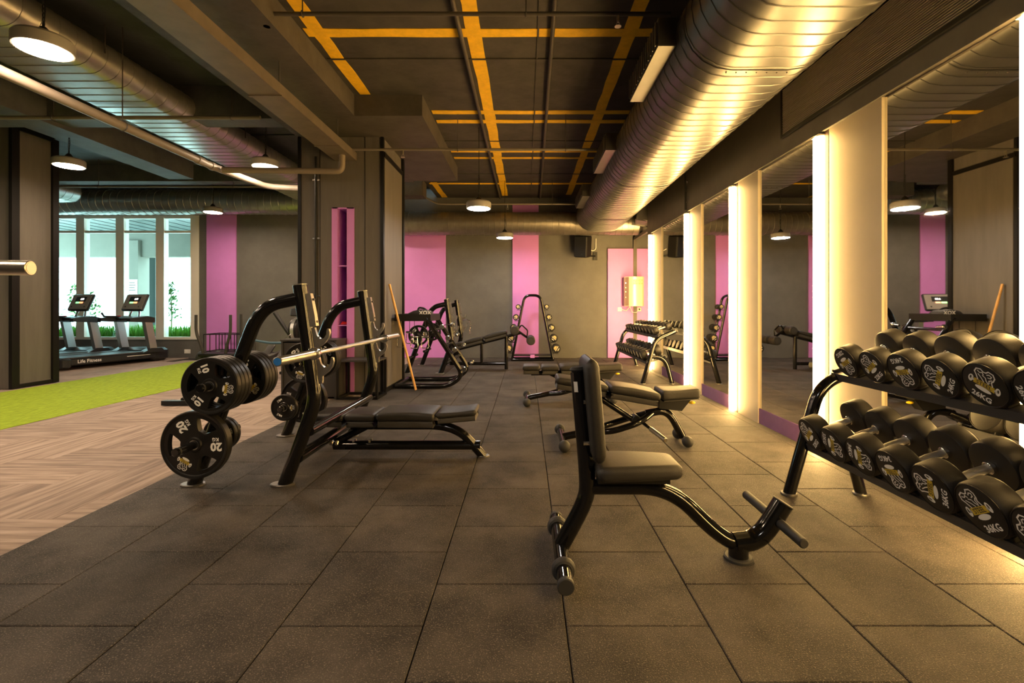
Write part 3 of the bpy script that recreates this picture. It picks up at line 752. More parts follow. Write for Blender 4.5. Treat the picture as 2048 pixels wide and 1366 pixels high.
# --- plates
def ring_pts(r, n, c=(0, 0), rev=False): 
    p = [(c[0]+r*math.cos(2*PI*k/n), c[1]+r*math.sin(2*PI*k/n)) for k in range(n)]
    return p[::-1] if rev else p
def grip_hole(r0, r1, half, ang, n=6):
    pts = []
    for k in range(n+1): a = ang-half*.98+2*half*.98*k/n; pts.append((r1*math.cos(a), r1*math.sin(a)))
    for k in range(3): a = ang+half*.55-2*half*.55*k/2; pts.append((r0*math.cos(a), r0*math.sin(a)))
    # soften the corners
    out = [] 
    n2 = len(pts)
    for i in range(n2):
        a, b, c = Vector(pts[i-1]), Vector(pts[i]), Vector(pts[(i+1) % n2])
        out += [tuple(b+(a-b)*.18), tuple(b+(c-b)*.18)]
    return out
_plate = {}
def plate(kg, D, T, x, y, z, rot, label, group, holes=True):
    """grip plate: axis along Y, front face towards -Y at y"""
    key = (kg,)
    if key not in _plate:
        r = D/2
        t = thing('weight_plate', label, 'weight plate', (0, 0, 0), group)
        loops = [ring_pts(r-.004, 48), ring_pts(.027, 20, rev=True)]
        if holes: loops += [grip_hole(r*.42, r*.79, R(27), R(90+120*k)) for k in range(3)]
        vs_, fs_ = curve_geo(loops, T*.36)
        b = MB(); b.m = Matrix.Rotation(PI/2, 4, 'X') @ Matrix.Translation((0, 0, -T/2))
        b.add(vs_, fs_, False)
        b.build('disc', M_PLATE, t)
        rim = MB(); w_ = .016
        prof = [(r-w_-.006, T*.12), (r-w_, .002), (r-.006, 0), (r, .005), (r, T-.005), (r-.006, T), (r-w_, T-.002), (r-w_-.006, T*.88)]
        rim.lathe(prof+[prof[0]], 48, 'Y', cap=False); rim.build('rim', M_PLATE, t)
        hub = MB(); hp = [(.0265, .0), (.040, .0), (.046, .006), (.046, T-.006), (.040, T), (.0265, T)]
        hub.lathe(hp+[hp[0]], 24, 'Y', cap=False); hub.build('hub', M_PLATE, t)
        MB().lathe([(.0255, -.001), (.029, -.001), (.029, T+.001), (.0255, T+.001), (.0255, -.001)], 24, 'Y', cap=False).build('steel_bushing', M_STEEL, t)
        pr = MB(); F = Matrix.Rotation(PI/2, 4, 'X')   # local XY print -> XZ facing -Y
        yf = T*.14-.0008
        for k in range(3):
            pr = MB()
            ang = R(-90+120*k+60+60)          # between the holes
            c0 = Matrix.Translation((0, yf, 0)) @ F @ Matrix.Rotation(ang-PI/2, 4, 'Z') @ Matrix.Translation((0, r*.64, 0))
            if k == 0 and kg in ('10', '20', '5'):
                pr.m = c0 @ Matrix.Scale(r*.44, 4) @ Matrix.Translation((0, -.15, 0)); emblem(pr); pr.m = Matrix.Identity(4); pr.build('emblem_print', PRINTS, t)
            else:
                pr.m = c0 @ Matrix.Rotation(-PI/2 if k == 1 else PI/2, 4, 'Z'); pr.cur = 0; pr.text(kg, r*.33, 0, (0, r*.05), .045); pr.text('KG', r*.14, 0, (r*.02, -r*.16), .03); pr.m = Matrix.Identity(4); pr.build('weight_print', PRINTS, t)
        _plate[key] = t; o = t
    else:
        o = copy_tree(_plate[key])
    o['label'] = label; o['group'] = group
    o.location = (x, y, z); o.rotation_euler = (0, rot, 0)
    return o

def foot_plate(t, x, y, wx=.075, wy=.05):
    b = MB(); b.lathe([(1, 0), (1, .008), (.93, .012)], 24); 
    for v in b.v: v.x = x+v.x*wx; v.y = y+v.y*wy
    b.build('foot_plate', M_FOOTP, t)

def press_frame(t, dx, y0, y1):
    for side, y in enumerate((y0, y1)):
        pts = [(-1.512+dx, y, .0), (-1.316+dx, y, .53), (-1.416+dx, y, 1.250)]
        MB().tube(fillet(pts, .10), .042, 18).build('upright', M_BLACK, t)
        d = (Vector(pts[2])-Vector(pts[1])).normalized()
        MB().cyl(Vector(pts[2]), Vector(pts[2])+d*.006, .0425, 18, .002).build('end_cap', M_STEEL, t)
        pts2 = [(-2.08+dx, y, 0), (-1.665+dx, y, 1.115), (-1.425+dx, y, 1.168)]
        MB().tube(fillet(pts2, .17, 9), .040, 18).build('rear_leg', M_BLACK, t)
        foot_plate(t, -1.525+dx, y); foot_plate(t, -2.085+dx, y)
        # steel bar rest plate with two hooks on the face of the upright
        for yy in (y-.016,):
            pl_ = []
            A, B = Vector((pts[2][0], pts[2][2])), Vector((pts[1][0], pts[1][2])); ax = (B-A).normalized(); nx = Vector((-ax.y, ax.x))
            if nx.x < 0: nx = -nx
            def Q(s, n): p = A+ax*s+nx*n; return (p.x, p.y)
            a = .105
            MB().prism([Q(.06, .036), Q(.06, .066), Q(.20, .074), Q(.265, .074), Q(.268, .036)], yy-.004, yy+.036, 'XZ').build('rest_plate', M_STEEL, t)
            for s0 in (.275, .455):
                hook = [Q(s0, .036), Q(s0, .060), Q(s0+.050, .066), Q(s0+.074, .084), Q(s0+.074, .108), Q(s0+.052, .126), Q(s0+.028, .131), Q(s0+.018, .136), Q(s0+.022, .146), Q(s0+.044, .148), Q(s0+.078, .134), Q(s0+.104, .108), Q(s0+.128, .066), Q(s0+.172, .058), Q(s0+.172, .036)]
                MB().prism(hook, yy+.004, yy+.028, 'XZ').build('bar_hook', M_STEEL, t)
        for s_ in (.1, .24, .34, .41):
            p = Q(s_, .067)
            MB().cyl((p[0], y+.0, p[1]), (p[0]+.012, y+.0, p[1]+.002), .008, 10).build('bolt', M_COND, t)
    # members joining the two frames
    for (x, z, r) in ((-1.43+dx, .17, .036), (-1.355+dx, .335, .030)):
        MB().tube([(x, y0, z), (x, y1, z)], r, 14).build('cross_member', M_BLACK, t)
    MB().tube([(-1.60+dx, y0+.02, 1.11*.75+.02), (-1.60+dx, y0+.02, .86)], .001, 4) 
    # storage pegs through the rear legs
    for y, sgn in ((y0, -1), (y1, 1)):
        for (x, z) in ((-1.835+dx, .655), (-1.970+dx, .295)):
            MB().cyl((x, y-.31, z), (x, y+.27, z), .0235, 16, .004).build('storage_peg', M_BLACK, t)
            for e in (-.29, .25): MB().cyl((x, y+e-.006, z), (x, y+e+.006, z), .0245, 16).build('peg_collar', M_GREYRUB, t)

Y0, Y1 = 2.96, 4.09
bp = thing('bench_press', 'black olympic flat bench press station with plate storage and racked barbell', 'bench press', (-1.3, 3.52, 0), None, True)
press_frame(bp, 0, Y0, Y1)
yc = (Y0+Y1)/2
MB().tube(fillet([(-1.43, yc, .085), (-.34, yc, .085)], .05), .034, 16).build('base_rail', M_BLACK, bp)
MB().tube(fillet([(-1.30, yc, .235), (-.52, yc, .235), (-.318, yc, .0)], .20, 10), .034, 16).build('bench_rail', M_BLACK, bp)
foot_plate(bp, -.318, yc, .045, .04)
MB().tube([(-1.43, yc, .10), (-1.16, yc, .24)], .026, 12).build('brace', M_BLACK, bp)
for x in (-1.28, -1.16):
    for yy in (yc-.025, yc+.025): MB().cyl((x, yy, .112), (x, yy, .126), .008, 8).build('bolt', M_STEEL, bp)
for x in (-1.36, -1.40): MB().cyl((x, yc-.14, .13), (x, yc-.12, .145), .012, 8).build('bolt', M_STEEL, bp)
Tm = Matrix.Translation((0, yc, 0))
cushion(bp, -1.545, -1.315, .135, .145, .245, .340, mx=Tm)
cushion(bp, -1.305, -1.085, .145, .145, .245, .343, mx=Tm)
cushion(bp, -1.075, -.655, .16, .17, .245, .352, crown=.008, waist=.012, mx=Tm)
Ts = Tm @ Matrix.Translation((-.645, 0, .27)) @ Matrix.Rotation(R(-4), 4, 'Y')
cushion(bp, 0, .292, .15, .13, 0, .086, mx=Ts, crown=-.010, waist=.01)
# barbell on the rest
def barbell(name, label, x0, x1, cap_m=None, group=None):
    """along local Y from x0 to x1"""
    t = thing(name, label, 'barbell', (0, 0, 0), group)
    a, b_ = x0, x1
    MB().cyl((0, a+.39, 0), (0, b_-.39, 0), .0145, 14).build('shaft', M_STEEL, t)
    MB().cyl((0, a+.65, 0), (0, b_-.65, 0), .0150, 14).build('knurl', M_HANDLE, t)
    for (p, q, s) in ((a, a+.40, 1), (b_, b_-.40, -1)):
        sl = MB().cyl((0, p, 0), (0, q, 0), .025, 20, .002).build('sleeve', M_STEEL, t)
        MB().cyl((0, p-.0008*s, 0), (0, p+.001*s, 0), .0195, 18).build('sleeve_cap', cap_m or M_STEEL, sl)
        MB().cyl((0, q, 0), (0, q+.028*s, 0), .037, 20, .003).build('collar', M_CHROME, t)
    return t
bar = barbell('barbell', 'chrome olympic barbell with a blue sleeve cap resting on the bench press', -1.1, 1.1, M_BLUE)
bar.location = (-1.25, 3.475, .838)
# stored plates: upper pegs 10 kg, lower pegs 20 kg and small change plates
xu, zu, xl, zl = -1.835, .655, -1.970, .295
for k in range(4):
    plate('10', .335, .036, xu, 2.735+.0375*k, zu, R(40+9*k*(k > 0)), ['outermost black 10KG grip plate on the near side of the bench press', 'second black 10KG grip plate on the near side of the bench press', 'third black 10KG grip plate on the near side of the bench press', 'innermost black 10KG grip plate on the near side, against the frame leg'][k], '10KG plates on the near bench press frame')
for k in range(4):
    plate('10', .335, .036, xu, 3.035+.0375*k, zu, R(70+20*k), ['%s black 10KG plate behind the near frame leg of the bench press' % w_ for w_ in ('nearest', 'second', 'third', 'farthest')][k], '10KG plates on the near bench press frame')
plate('20', .405, .050, xl, 2.80, zl, R(150), 'large black 20KG grip plate on the lower peg nearest the camera', '20KG plates on the bench press')
for k in range(2): plate('5', .215, .030, xl, 3.03+.032*k, zl, R(15+50*k), ['small 5KG plate behind the near 20KG plate', 'second small 5KG plate farther behind the near 20KG plate'][k], 'small plates on the bench press', False)
for k in range(2): plate('10', .335, .036, xu, 3.90+.0375*k, zu, R(140+25*k), ['outer 10KG plate on the near side of the far bench press frame', 'inner 10KG plate on the near side of the far bench press frame'][k], '10KG plates on the far bench press frame')
for k in range(3): plate('10', .335, .036, xu, 4.17+.0375*k, zu, R(80+35*k), ['%s 10KG plate behind the far bench press frame' % w_ for w_ in ('nearest', 'middle', 'farthest')][k], '10KG plates on the far bench press frame')
plate('5', .215, .030, xl, 3.84, zl, R(30), 'small black 5KG plate on the lower peg of the far frame', 'small plates on the bench press', False)
plate('20', .405, .050, xl, 4.17, zl, R(100), 'black 20KG plate behind the lower leg of the far bench press frame', '20KG plates on the bench press')

# --- olympic decline bench farther back
dxx, y0b, y1b = .075, 7.95, 9.08; ycb = (y0b+y1b)/2
db = thing('decline_bench', 'black olympic decline bench with foot rollers before the far wall', 'decline bench', (-1.1, ycb, 0), None, True)
press_frame(db, dxx, y0b, y1b)
MB().tube([(-1.36, ycb, .10), (-.36, ycb, .10)], .030, 14).build('base_rail', M_BLACK, db)
MB().tube([(-.355, ycb, .0), (-.355, ycb, .60)], .033, 14).build('support_post', M_BLACK, db)
MB().tube([(-.80, ycb, .10), (-.80, ycb, .48)], .026, 14).build('support_post', M_BLACK, db)
MB().tube([(-1.30, ycb, .34), (-.30, ycb, .60), (-.10, ycb, .655)], .028, 14).build('pad_rail', M_BLACK, db)
for (xa, xb, w_) in ((-1.27, -1.12, .12), (-1.10, -.76, .14), (-.74, -.33, .15)):
    zc = .385+.262*(xa+1.27)
    cushion(db, 0, (xb-xa)*1.03, w_, w_, -.03, .075, mx=Matrix.Translation((xa, ycb, zc)) @ Matrix.Rotation(-math.atan(.262), 4, 'Y'), crown=.01)
arm = MB().tube(fillet([(-.25, ycb, .61), (-.16, ycb, .70), (.02, ycb, .57), (.10, ycb, .52)], .05), .020, 10).build('roller_arm', M_BLACK, db)
MB().tube(fillet([(-.14, ycb-.02, .72), (-.08, ycb-.02, .80), (.03, ycb-.02, .70), (.02, ycb-.02, .60)], .03), .012, 8).build('hand_loop', M_BLACK, db)
for (x, z) in ((-.20, .705), (.085, .525)):
    MB().cyl((x, ycb-.24, z), (x, ycb+.24, z), .014, 10).build('roller_axle', M_BLACK, db)
    for s in (-1, 1):
        ro = MB().cyl((x, ycb+s*.05, z), (x, ycb+s*.24, z), .078, 20, .015).build('foam_roller', M_LEATHER, db)
        MB().cyl((x, ycb+s*.238, z), (x, ycb+s*.246, z), .035, 14).build('roller_cap', M_GREYRUB, ro)
plate('10', .335, .036, xu+dxx, 7.72, zu, R(20), 'black 10KG plate on the near frame of the decline bench', 'plates on the decline bench')
plate('10', .335, .036, xu+dxx, 8.84, zu, R(60), 'black 10KG plate on the far frame of the decline bench', 'plates on the decline bench')

# --- utility bench in the foreground
ub = thing('utility_bench', 'black upright utility bench with foot pegs in the foreground', 'bench', (.5, 2.09, 0), None, True)
yc = 2.09
MB().cyl((.152, 1.80, .050), (.152, 2.38, .050), .032, 20).build('base_bar', M_BLACK, ub)
for y in (1.80, 2.38): MB().cyl((.152, y-.012*(1 if y < 2 else -1), .050), (.152, y+.014*(1 if y < 2 else -1), .050), .0335, 20, .004).build('end_cap', M_GREYRUB, ub)
for y in (1.915, 2.29): MB().lathe([(.033, -.022), (.043, -.018), (.049, -.006), (.049, .006), (.043, .018), (.033, .022)], 24, 'Y', (.152, y, .050), cap=False).build('rubber_ring', M_GREYRUB, ub)
MB().tube(fillet([(.158, yc, .062), (.268, yc, .262), (.272, yc, .36), (.232, yc, .828)], [.12, .12], 8), .0365, 24).build('back_post', M_BLACK, ub)
dd = (Vector((.232, yc, .828))-Vector((.272, yc, .36))).normalized()
MB().cyl(Vector((.232, yc, .828)), Vector((.232, yc, .828))+dd*.022, .0382, 24, .010).build('post_cap', M_GREYRUB, ub)
MB().box((.2174, yc-.0317, .765), (.018, .0015, .045), (0, R(-5), R(-33))).build('sticker', M_WHITE, ub)
MB().tube(fillet([(.27, yc, .318), (.635, yc, .318), (.875, yc, .078), (.98, yc, .070)], [.14, .16], 10), .033, 20).build('seat_tube', M_BLACK, ub)
MB().tube(fillet([(.92, yc, .072), (1.035, yc, .085), (1.135, yc, .245)], .12, 10), .043, 20).build('peg_tube', M_BLACK, ub)
e0 = Vector((1.135, yc, .245)); dn = Vector((.53, 0, .85)).normalized()
MB().cyl(e0, e0+dn*.008, .0445, 20, .003).build('tube_cap', M_GREYRUB, ub)
MB().tube([(.94, yc, .0), (.94, yc, .07)], .042, 20).build('foot', M_BLACK, ub)
b = MB().lathe([(.062, 0), (.062, .010), (.055, .014)], 24, 'Z', (.94, yc, 0)); b.build('foot_plate', M_GREYRUB, ub)
MB().cyl((1.105, 2.00, .172), (1.105, 2.19, .172), .016, 14).build('peg_axle', M_BLACK, ub)
for (a, c_) in ((1.875, 2.055), (2.135, 2.375)):
    MB().cyl((1.105, a, .172), (1.105, c_, .172), .0205, 18, .005).build('foot_peg_grip', M_GREYRUB, ub)
cu = MB(); cu.m = Matrix.Translation((0, yc, 0))
loft_pad(cu, pad_st(.30, .672, .135, .095, .378, .442, .03, .003, -.008, 10), .026, 5); cu.build('seat_cushion', M_LEATHER, ub)
MB().bx(.31, .62, yc-.06, yc+.06, .352, .379).build('seat_bracket', M_BLACKM, ub)
bk = MB(); bk.m = Matrix.Translation((.313, yc, .452)) @ Matrix.Rotation(R(-5), 4, 'Y') @ Matrix.Rotation(R(-90), 4, 'Y')
loft_pad(bk, pad_st(.0, .445, .125, .140, -.028, .030, .035, .002, -.01, 10), .024, 5); bk.build('back_cushion', M_LEATHER, ub)
for z in (.52, .70): MB().cyl((.250+.0*z, yc-.03, z), (.295, yc-.03, z), .010, 10).build('pad_bolt', M_CHROME, ub)

# --- two adjustable benches
def adj_bench(x0, yc, incl, label):
    t = thing('adjustable_bench', label, 'bench', (x0+.5, yc, 0), 'adjustable benches', True)
    # rear T foot
    MB().cyl((x0+.01, yc-.25, .045), (x0+.01, yc+.25, .045), .028, 14).build('rear_foot_bar', M_BLACK, t)
    for s in (-1, 1): MB().sphere((x0+.01, yc+s*.255, .046), .046).build('rubber_foot', M_GREYRUB, t)
    # looped frame
    for s in (-1, 1):
        MB().tube(fillet([(x0+.28, yc+s*.03, .10), (x0+.40, yc+s*.11, .12), (x0+.62, yc+s*.11, .19), (x0+.74, yc+s*.02, .245)], .08), .025, 14).build('loop_tube', M_BLACK, t)
    MB().tube([(x0+.02, yc, .05), (x0+.30, yc, .105)], .030, 14).build('spine_tube', M_BLACK, t)
    MB().tube(fillet([(x0+.70, yc, .24), (x0+.88, yc, .275), (x0+1.0, yc, .05)], .12, 8), .032, 14).build('front_leg', M_BLACK, t)
    MB().cyl((x0+1.0, yc-.10, .045), (x0+1.0, yc+.10, .045), .022, 12).build('front_foot_bar', M_BLACK, t)
    for s in (-1, 1): MB().sphere((x0+1.0, yc+s*.125, .044), .044, sc=(1, 1.25, 1)).build('rubber_foot', M_GREYRUB, t)
    MB().prism([(x0+.80, .40), (x0+1.06, .37), (x0+.98, .27), (x0+.80, .29)], yc-.045, yc+.045, 'XZ').build('seat_bracket', M_BLACKM, t)
    MB().sphere((x0+1.07, yc-.02, .335), .020, sc=(1.5, 1, .6)).build('seat_knob', M_YKNOB, t)
    MB().cyl((x0+.66, yc-.02, .175), (x0+.73, yc-.22, .135), .014, 12).build('handle_stem', M_BLACK, t)
    MB().cyl((x0+.70, yc-.14, .151), (x0+.765, yc-.33, .113), .018, 12, .003).build('carry_handle', M_STEEL, t)
    # back pads and strut
    za, zb = (.545, .41) if incl else (.425, .42)
    sl = math.atan((zb-za)/.80)
    mx = Matrix.Translation((x0-.04, yc, za)) @ Matrix.Rotation(-sl, 4, 'Y')
    MB().tube([mx @ Vector((.10, 0, -.085)), mx @ Vector((.85, 0, -.07))], .028, 12).build('pad_rail', M_BLACK, t)
    p = mx @ Vector((.33, 0, -.09))
    MB().tube([p, (x0+.60, yc, .185)], .024, 12).build('strut', M_BLACK, t)
    MB().box((x0+.62, yc, .195), (.07, .09, .06), (0, R(40), 0), .006).build('ladder_block', M_BLACKM, t)
    for (a, b_, w_, c_) in ((0, .205, .135, .004), (.215, .42, .14, .004), (.43, .835, .16, .01)):
        cushion(t, a, b_, w_, w_, -.085, .012+.008*(a > .4), mx=mx, crown=c_, waist=0)
    mxs = Matrix.Translation((x0+.80, yc, .358)) @ Matrix.Rotation(R(-3), 4, 'Y')
    cushion(t, 0, .315, .14, .115, 0, .092, mx=mxs, crown=-.008, waist=.008, zsplit=.01)
adj_bench(.285, 3.88, True, 'adjustable bench with inclined back pad just behind the utility bench')
adj_bench(.0, 5.55, False, 'flat adjustable bench farther back by the far small dumbbell rack')

# ================================================================== DUMBBELLS
_db = {}
def dumbbell(kg, r, head, grip, loc, rot, spin, label, group, detail=True, cat='dumbbell'):
    """axis along local X, printed face towards -X"""
    key = (kg, r, detail)
    if key not in _db:
        t = thing('dumbbell', label, cat, (0, 0, 0), group)
        L = head*2+grip; seg = 40 if detail else 20
        for s in (-1, 1):
            x_out, x_in = s*L/2, s*grip/2
            q = .012 if detail else .008
            prof = [(.001, x_out), (r-q*1.2, x_out), (r-q*.35, x_out-s*q*.3), (r, x_out-s*q), (r, x_in+s*q), (r-q*.35, x_in+s*q*.3), (r-q*1.2, x_in), (.012, x_in)]
            h = MB().lathe(prof, seg, 'X', cap=False).build('head', M_RUBBERB, t)
            if detail:
                rr = MB().torus((x_out-s*.0015, 0, 0), r*.93, .0022, 'X', 40, 6); rr.build('face_groove', M_PLATE, h)
            if s == -1:
                pr = MB()
                # viewer looks along +X: right is -Y, up is Z
                F = Matrix(((0, 0, -1, x_out-.0007), (-1, 0, 0, 0), (0, 1, 0, 0), (0, 0, 0, 1)))
                if detail:
                    pr.m = F @ Matrix.Translation((0, r*.02, 0)) @ Matrix.Scale(r*1.22, 4); emblem(pr)
                    wm = MB(); wm.m = F; wm.text(kg+'KG', r*.34, 0, (0, -r*.60), .03); wm.build('weight_print', M_PRINT, h)
                else:
                    pr.m = F @ Matrix.Scale(r*1.35, 4); pr.cur = 1
                    pr.ribbon([(-.3, .1), (-.2, .35), (0, .42), (.2, .34), (.3, .1)], .16); pr.disc2((0, .2), .2, .14); pr.cur = 0; pr.ribbon([(-.42, -.05), (.42, -.05)], .13); pr.ribbon([(-.2, -.36), (.2, -.36)], .13)
                pr.m = Matrix.Identity(4); pr.build('emblem_print', PRINTS if detail else [mat('pale_print', (.75, .68, .5), .6), mat('gold_print', (.70, .55, .22), .6), M_PDARK], h)
        rh = .017 if detail else .012
        MB().tube([(-grip/2, 0, 0), (-grip/4, 0, 0), (0, 0, 0), (grip/4, 0, 0), (grip/2, 0, 0)], [rh*.92, rh, rh*1.1, rh, rh*.92], 16).build('handle', M_HANDLE, t)
        if detail:
            for s in (-1, 1): MB().cyl((s*grip/2, 0, 0), (s*(grip/2-.018), 0, 0), rh*1.45, 18, .002).build('handle_collar', M_CHROME, t)
        _db[key] = t; o = t
    else: o = copy_tree(_db[key])
    o['label'] = label; o['group'] = group; o['category'] = cat
    o.location = loc
    o.rotation_euler = (Matrix.Rotation(rot[2], 4, 'Z') @ Matrix.Rotation(rot[1], 4, 'Y') @ Matrix.Rotation(spin, 4, 'X')).to_euler()
    return o

# --- racks: main tube, rear arc, two sloping trays
def db_rack(x, ya, yb, label, trays, tray_m, step=.2):
    t = thing('dumbbell_rack', label, 'dumbbell rack', (x+.2, (ya+yb)/2, 0), 'two tier dumbbell racks', True)
    for y in (ya, yb):
        MB().tube(fillet([(x, y, 0), (x+.185, y, .655), (x+.47, y, .765)], .12, 10), .034, 16).build('main_tube', M_BLACK, t)
        MB().tube(fillet([(x+.125, y, .40), (x+.335, y, .365), (x+.43, y, 0)], .14, 10), .031, 16).build('rear_tube', M_BLACK, t)
        for xx in (x, x+.43): foot_plate(t, xx, y, .045, .045)
    lo, hi = min(ya, yb)-.02, max(ya, yb)+.02
    for (cx, cz, w_) in trays:
        T = Matrix.Translation((cx, 0, cz)) @ Matrix.Rotation(R(-20), 4, 'Y')
        for s in (-1, 1):
            b = MB(); b.m = T; b.bx(s*.115-.030, s*.115+.030, lo, hi, -.006, 0); b.bx(s*.115+s*.03-.004, s*.115+s*.03+.004, lo, hi, -.045, 0)
            b.build('tray_rail', tray_m, t)
            n = int((hi-lo)/step)
            for k in range(n+1):
                c = MB(); c.m = T; yy = hi-.02-step*k
                c.box((s*.115, yy, .009), (.055, .030, .018), None, .003); c.build('saddle', M_BLACKM, t)
        for y in (lo+.02, (lo+hi)/2, hi-.02):
            b = MB(); b.m = T; b.bx(-.11, .11, y-.02, y+.02, -.030, -.006); b.build('tray_bracket', M_BLACK, t)
    return t
M_TRAYP = mat('tray_grey', (.045, .045, .050), .4)
db_rack(1.563, 2.81, .55, 'large two tier dumbbell rack in front of the right mirror', ((1.965, .772, .2), (1.785, .362, .2)), M_TRAYP, .2)
TL = R(-20)
def row(cx, cz, specs, y_first, dy, tier, hd):
    for k, (kg, r, spin, lab) in enumerate(specs):
        # rest on the tray rails: axis offset above the tray along its normal
        n = Vector((-math.sin(R(20)), 0, math.cos(R(20))))
        p = Vector((cx, y_first-dy*k, cz))+n*(r+.002)
        dumbbell(kg, r, hd, .165, p, (0, TL, 0), R(spin), lab, 'heavy dumbbells on the '+tier+' tier')
top = [('22', .090, 155, 'black 22KG round dumbbell at the far end of the top tier'), ('22', .090, -35, 'second black 22KG round dumbbell from the far end, top tier'), ('24', .094, 168, 'black 24KG round dumbbell with print upside down on the top tier'),
       ('24', .094, -60, 'black 24KG round dumbbell next to the 26KG one on the top tier'), ('26', .096, 28, 'black 26KG round dumbbell on the top tier near the right edge'), ('26', .096, 75, 'second black 26KG round dumbbell cut by the right edge, top tier'),
       ('28', .097, 15, 'black 28KG round dumbbell on the top tier beyond the right edge')]
row(1.965, .772, top, 2.635, .2, 'top', .080)
bot = [('32', .096, -42, 'black 32KG round dumbbell at the far end of the bottom tier'), ('32', .096, 112, 'second black 32KG round dumbbell from the far end, bottom tier'), ('34', .0975, 108, 'black 34KG round dumbbell above the rack leg on the bottom tier'),
       ('34', .0975, 165, 'black 34KG round dumbbell with print upside down on the bottom tier'), ('36', .099, -75, 'black 36KG round dumbbell with print turned sideways on the bottom tier'), ('36', .099, -32, 'large black 36KG round dumbbell lowest in view on the bottom tier'),
       ('38', .099, -62, 'black 38KG round dumbbell cut by the right edge, bottom tier')]
row(1.785, .362, bot, 2.655, .2, 'bottom', .088)
# --- small rack farther back
db_rack(1.69, 6.85, 9.05, 'small two tier dumbbell rack by the far end of the mirror wall', ((2.045, .745, .2), (1.88, .375, .2)), M_TRAYP, .2)
ordn = ['nearest', 'second', 'third', 'fourth', 'fifth', 'sixth', 'seventh', 'eighth', 'ninth', 'farthest']
for tier, (cx, cz, r0, r1) in (('top', (2.03, .745, .060, .045)), ('bottom', (1.865, .375, .078, .062))):
    for k in range(10):
        q = [r0, r0*.93, r0*.86, r0*.80][k//3] if k < 9 else r1
        r = round(max(q, r1), 3); n = Vector((-math.sin(R(20)), 0, math.cos(R(20))))
        p = Vector((cx, 7.0+.21*k, cz))+n*(r+.002)
        dumbbell('s%d' % int(r*1000), r, .075 if tier == 'top' else .085, .125, p, (0, TL, 0), R(random.choice([20, 95, 160, -70, -130])), '%s small black dumbbell on the %s tier of the far rack' % (ordn[k], tier), 'small dumbbells on the far rack, %s tier' % tier, False)

# --- A-frame rack on the far wall
af = thing('a_frame_rack', 'black A-frame dumbbell tree rack against the pink far panel', 'dumbbell rack', (.135, 9.95, 0), None, True)
for y in (9.80, 10.08):
    MB().tube(fillet([(-.29, y, .03), (-.03, y, 1.365), (.30, y, 1.365), (.56, y, .03)], .13, 10), .025, 12).build('arch_tube', M_BLACK, af)
    MB().tube([(-.30, y, .028), (.57, y, .028)], .026, 12).build('base_tube', M_BLACK, af)
for x in (-.29, .56): MB().tube([(x, 9.78, .028), (x, 10.10, .028)], .026, 12).build('side_tube', M_BLACK, af)
MB().bx(-.27, .54, 9.82, 10.06, .10, .125).build('base_shelf', M_BLACKM, af)
MB().box((.135, 9.785, .10), (.09, .01, .07), None, .004).build('badge', M_PINK, af)
for s in (-1, 1):
    for k in range(5):
        z = 1.125-.217*k
        xr = (-.29+.26*z/1.34) if s < 0 else (.56-.26*z/1.34)
        r = .054+.009*k
        for y in (9.86, 10.02): MB().box((xr+s*(.03+r*.6), y, z-r-.012), (.05+r*1.2, .02, .010)).build('cradle', M_BLACKM, af)
        dumbbell('a%d' % k, r, .06, .115, (xr+s*(.035+r), 9.93, z), (0, 0, PI/2), R(random.choice([0, 40, 80, 120, -60])), '%s round dumbbell on the %s side of the A-frame rack' % (['topmost', 'second highest', 'middle', 'second lowest', 'lowest'][k], 'left' if s < 0 else 'right'), 'dumbbells on the A-frame rack', False)

# --- accessory rack by the pillar
ar = thing('accessory_rack', 'black cable attachment rack with chrome pegs and top tray beside the pillar', 'accessory rack', (-1.35, 6.8, 0), None, True)
ya, yb = 6.47, 7.12
for y in (ya, yb):
    MB().tube(fillet([(-1.79, y, .035), (-1.05, y, .035), (-.86, y, .19), (-1.36, y, .97)], [.14, .12], 10), .034, 14).build('side_tube', M_BLACK, ar)
MB().tube([(-1.77, ya, .035), (-1.77, yb, .035)], .03, 12).build('rear_cross_bar', M_BLACK, ar)
for k in range(3):
    t_ = (.25, .5, .8)[k]; MB().tube([(-.88-.47*t_, ya, .22+.73*t_), (-.88-.47*t_, yb, .22+.73*t_)], .022, 10).build('rung', M_BLACK, ar)
MB().bx(-1.79, -1.31, ya-.02, yb+.02, .925, .945).build('tray', M_BLACKM, ar)
for (x0, x1, y0, y1) in ((-1.79, -1.31, ya-.03, ya-.02), (-1.79, -1.31, yb+.02, yb+.03), (-1.79, -1.78, ya-.03, yb+.03), (-1.31, -1.30, ya-.03, yb+.03)):
    MB().bx(x0, x1, y0, y1, .925, 1.02).build('tray_side', M_BLACKM, ar)
for (x, z) in ((-1.16, .84), (-1.08, .69), (-.985, .53), (-.86, .27)):
    for y, s in ((ya, -1), (yb, 1)):
        MB().cyl((x+.03, y, z), (x+.03, y+s*.13, z+.01), .020, 12, .003).build('peg', M_CHROME, ar)
        MB().cyl((x+.03, y+s*.10, z+.01), (x+.03, y+s*.135, z+.012), .034, 14, .005).build('peg_head', M_CHROME, ar)
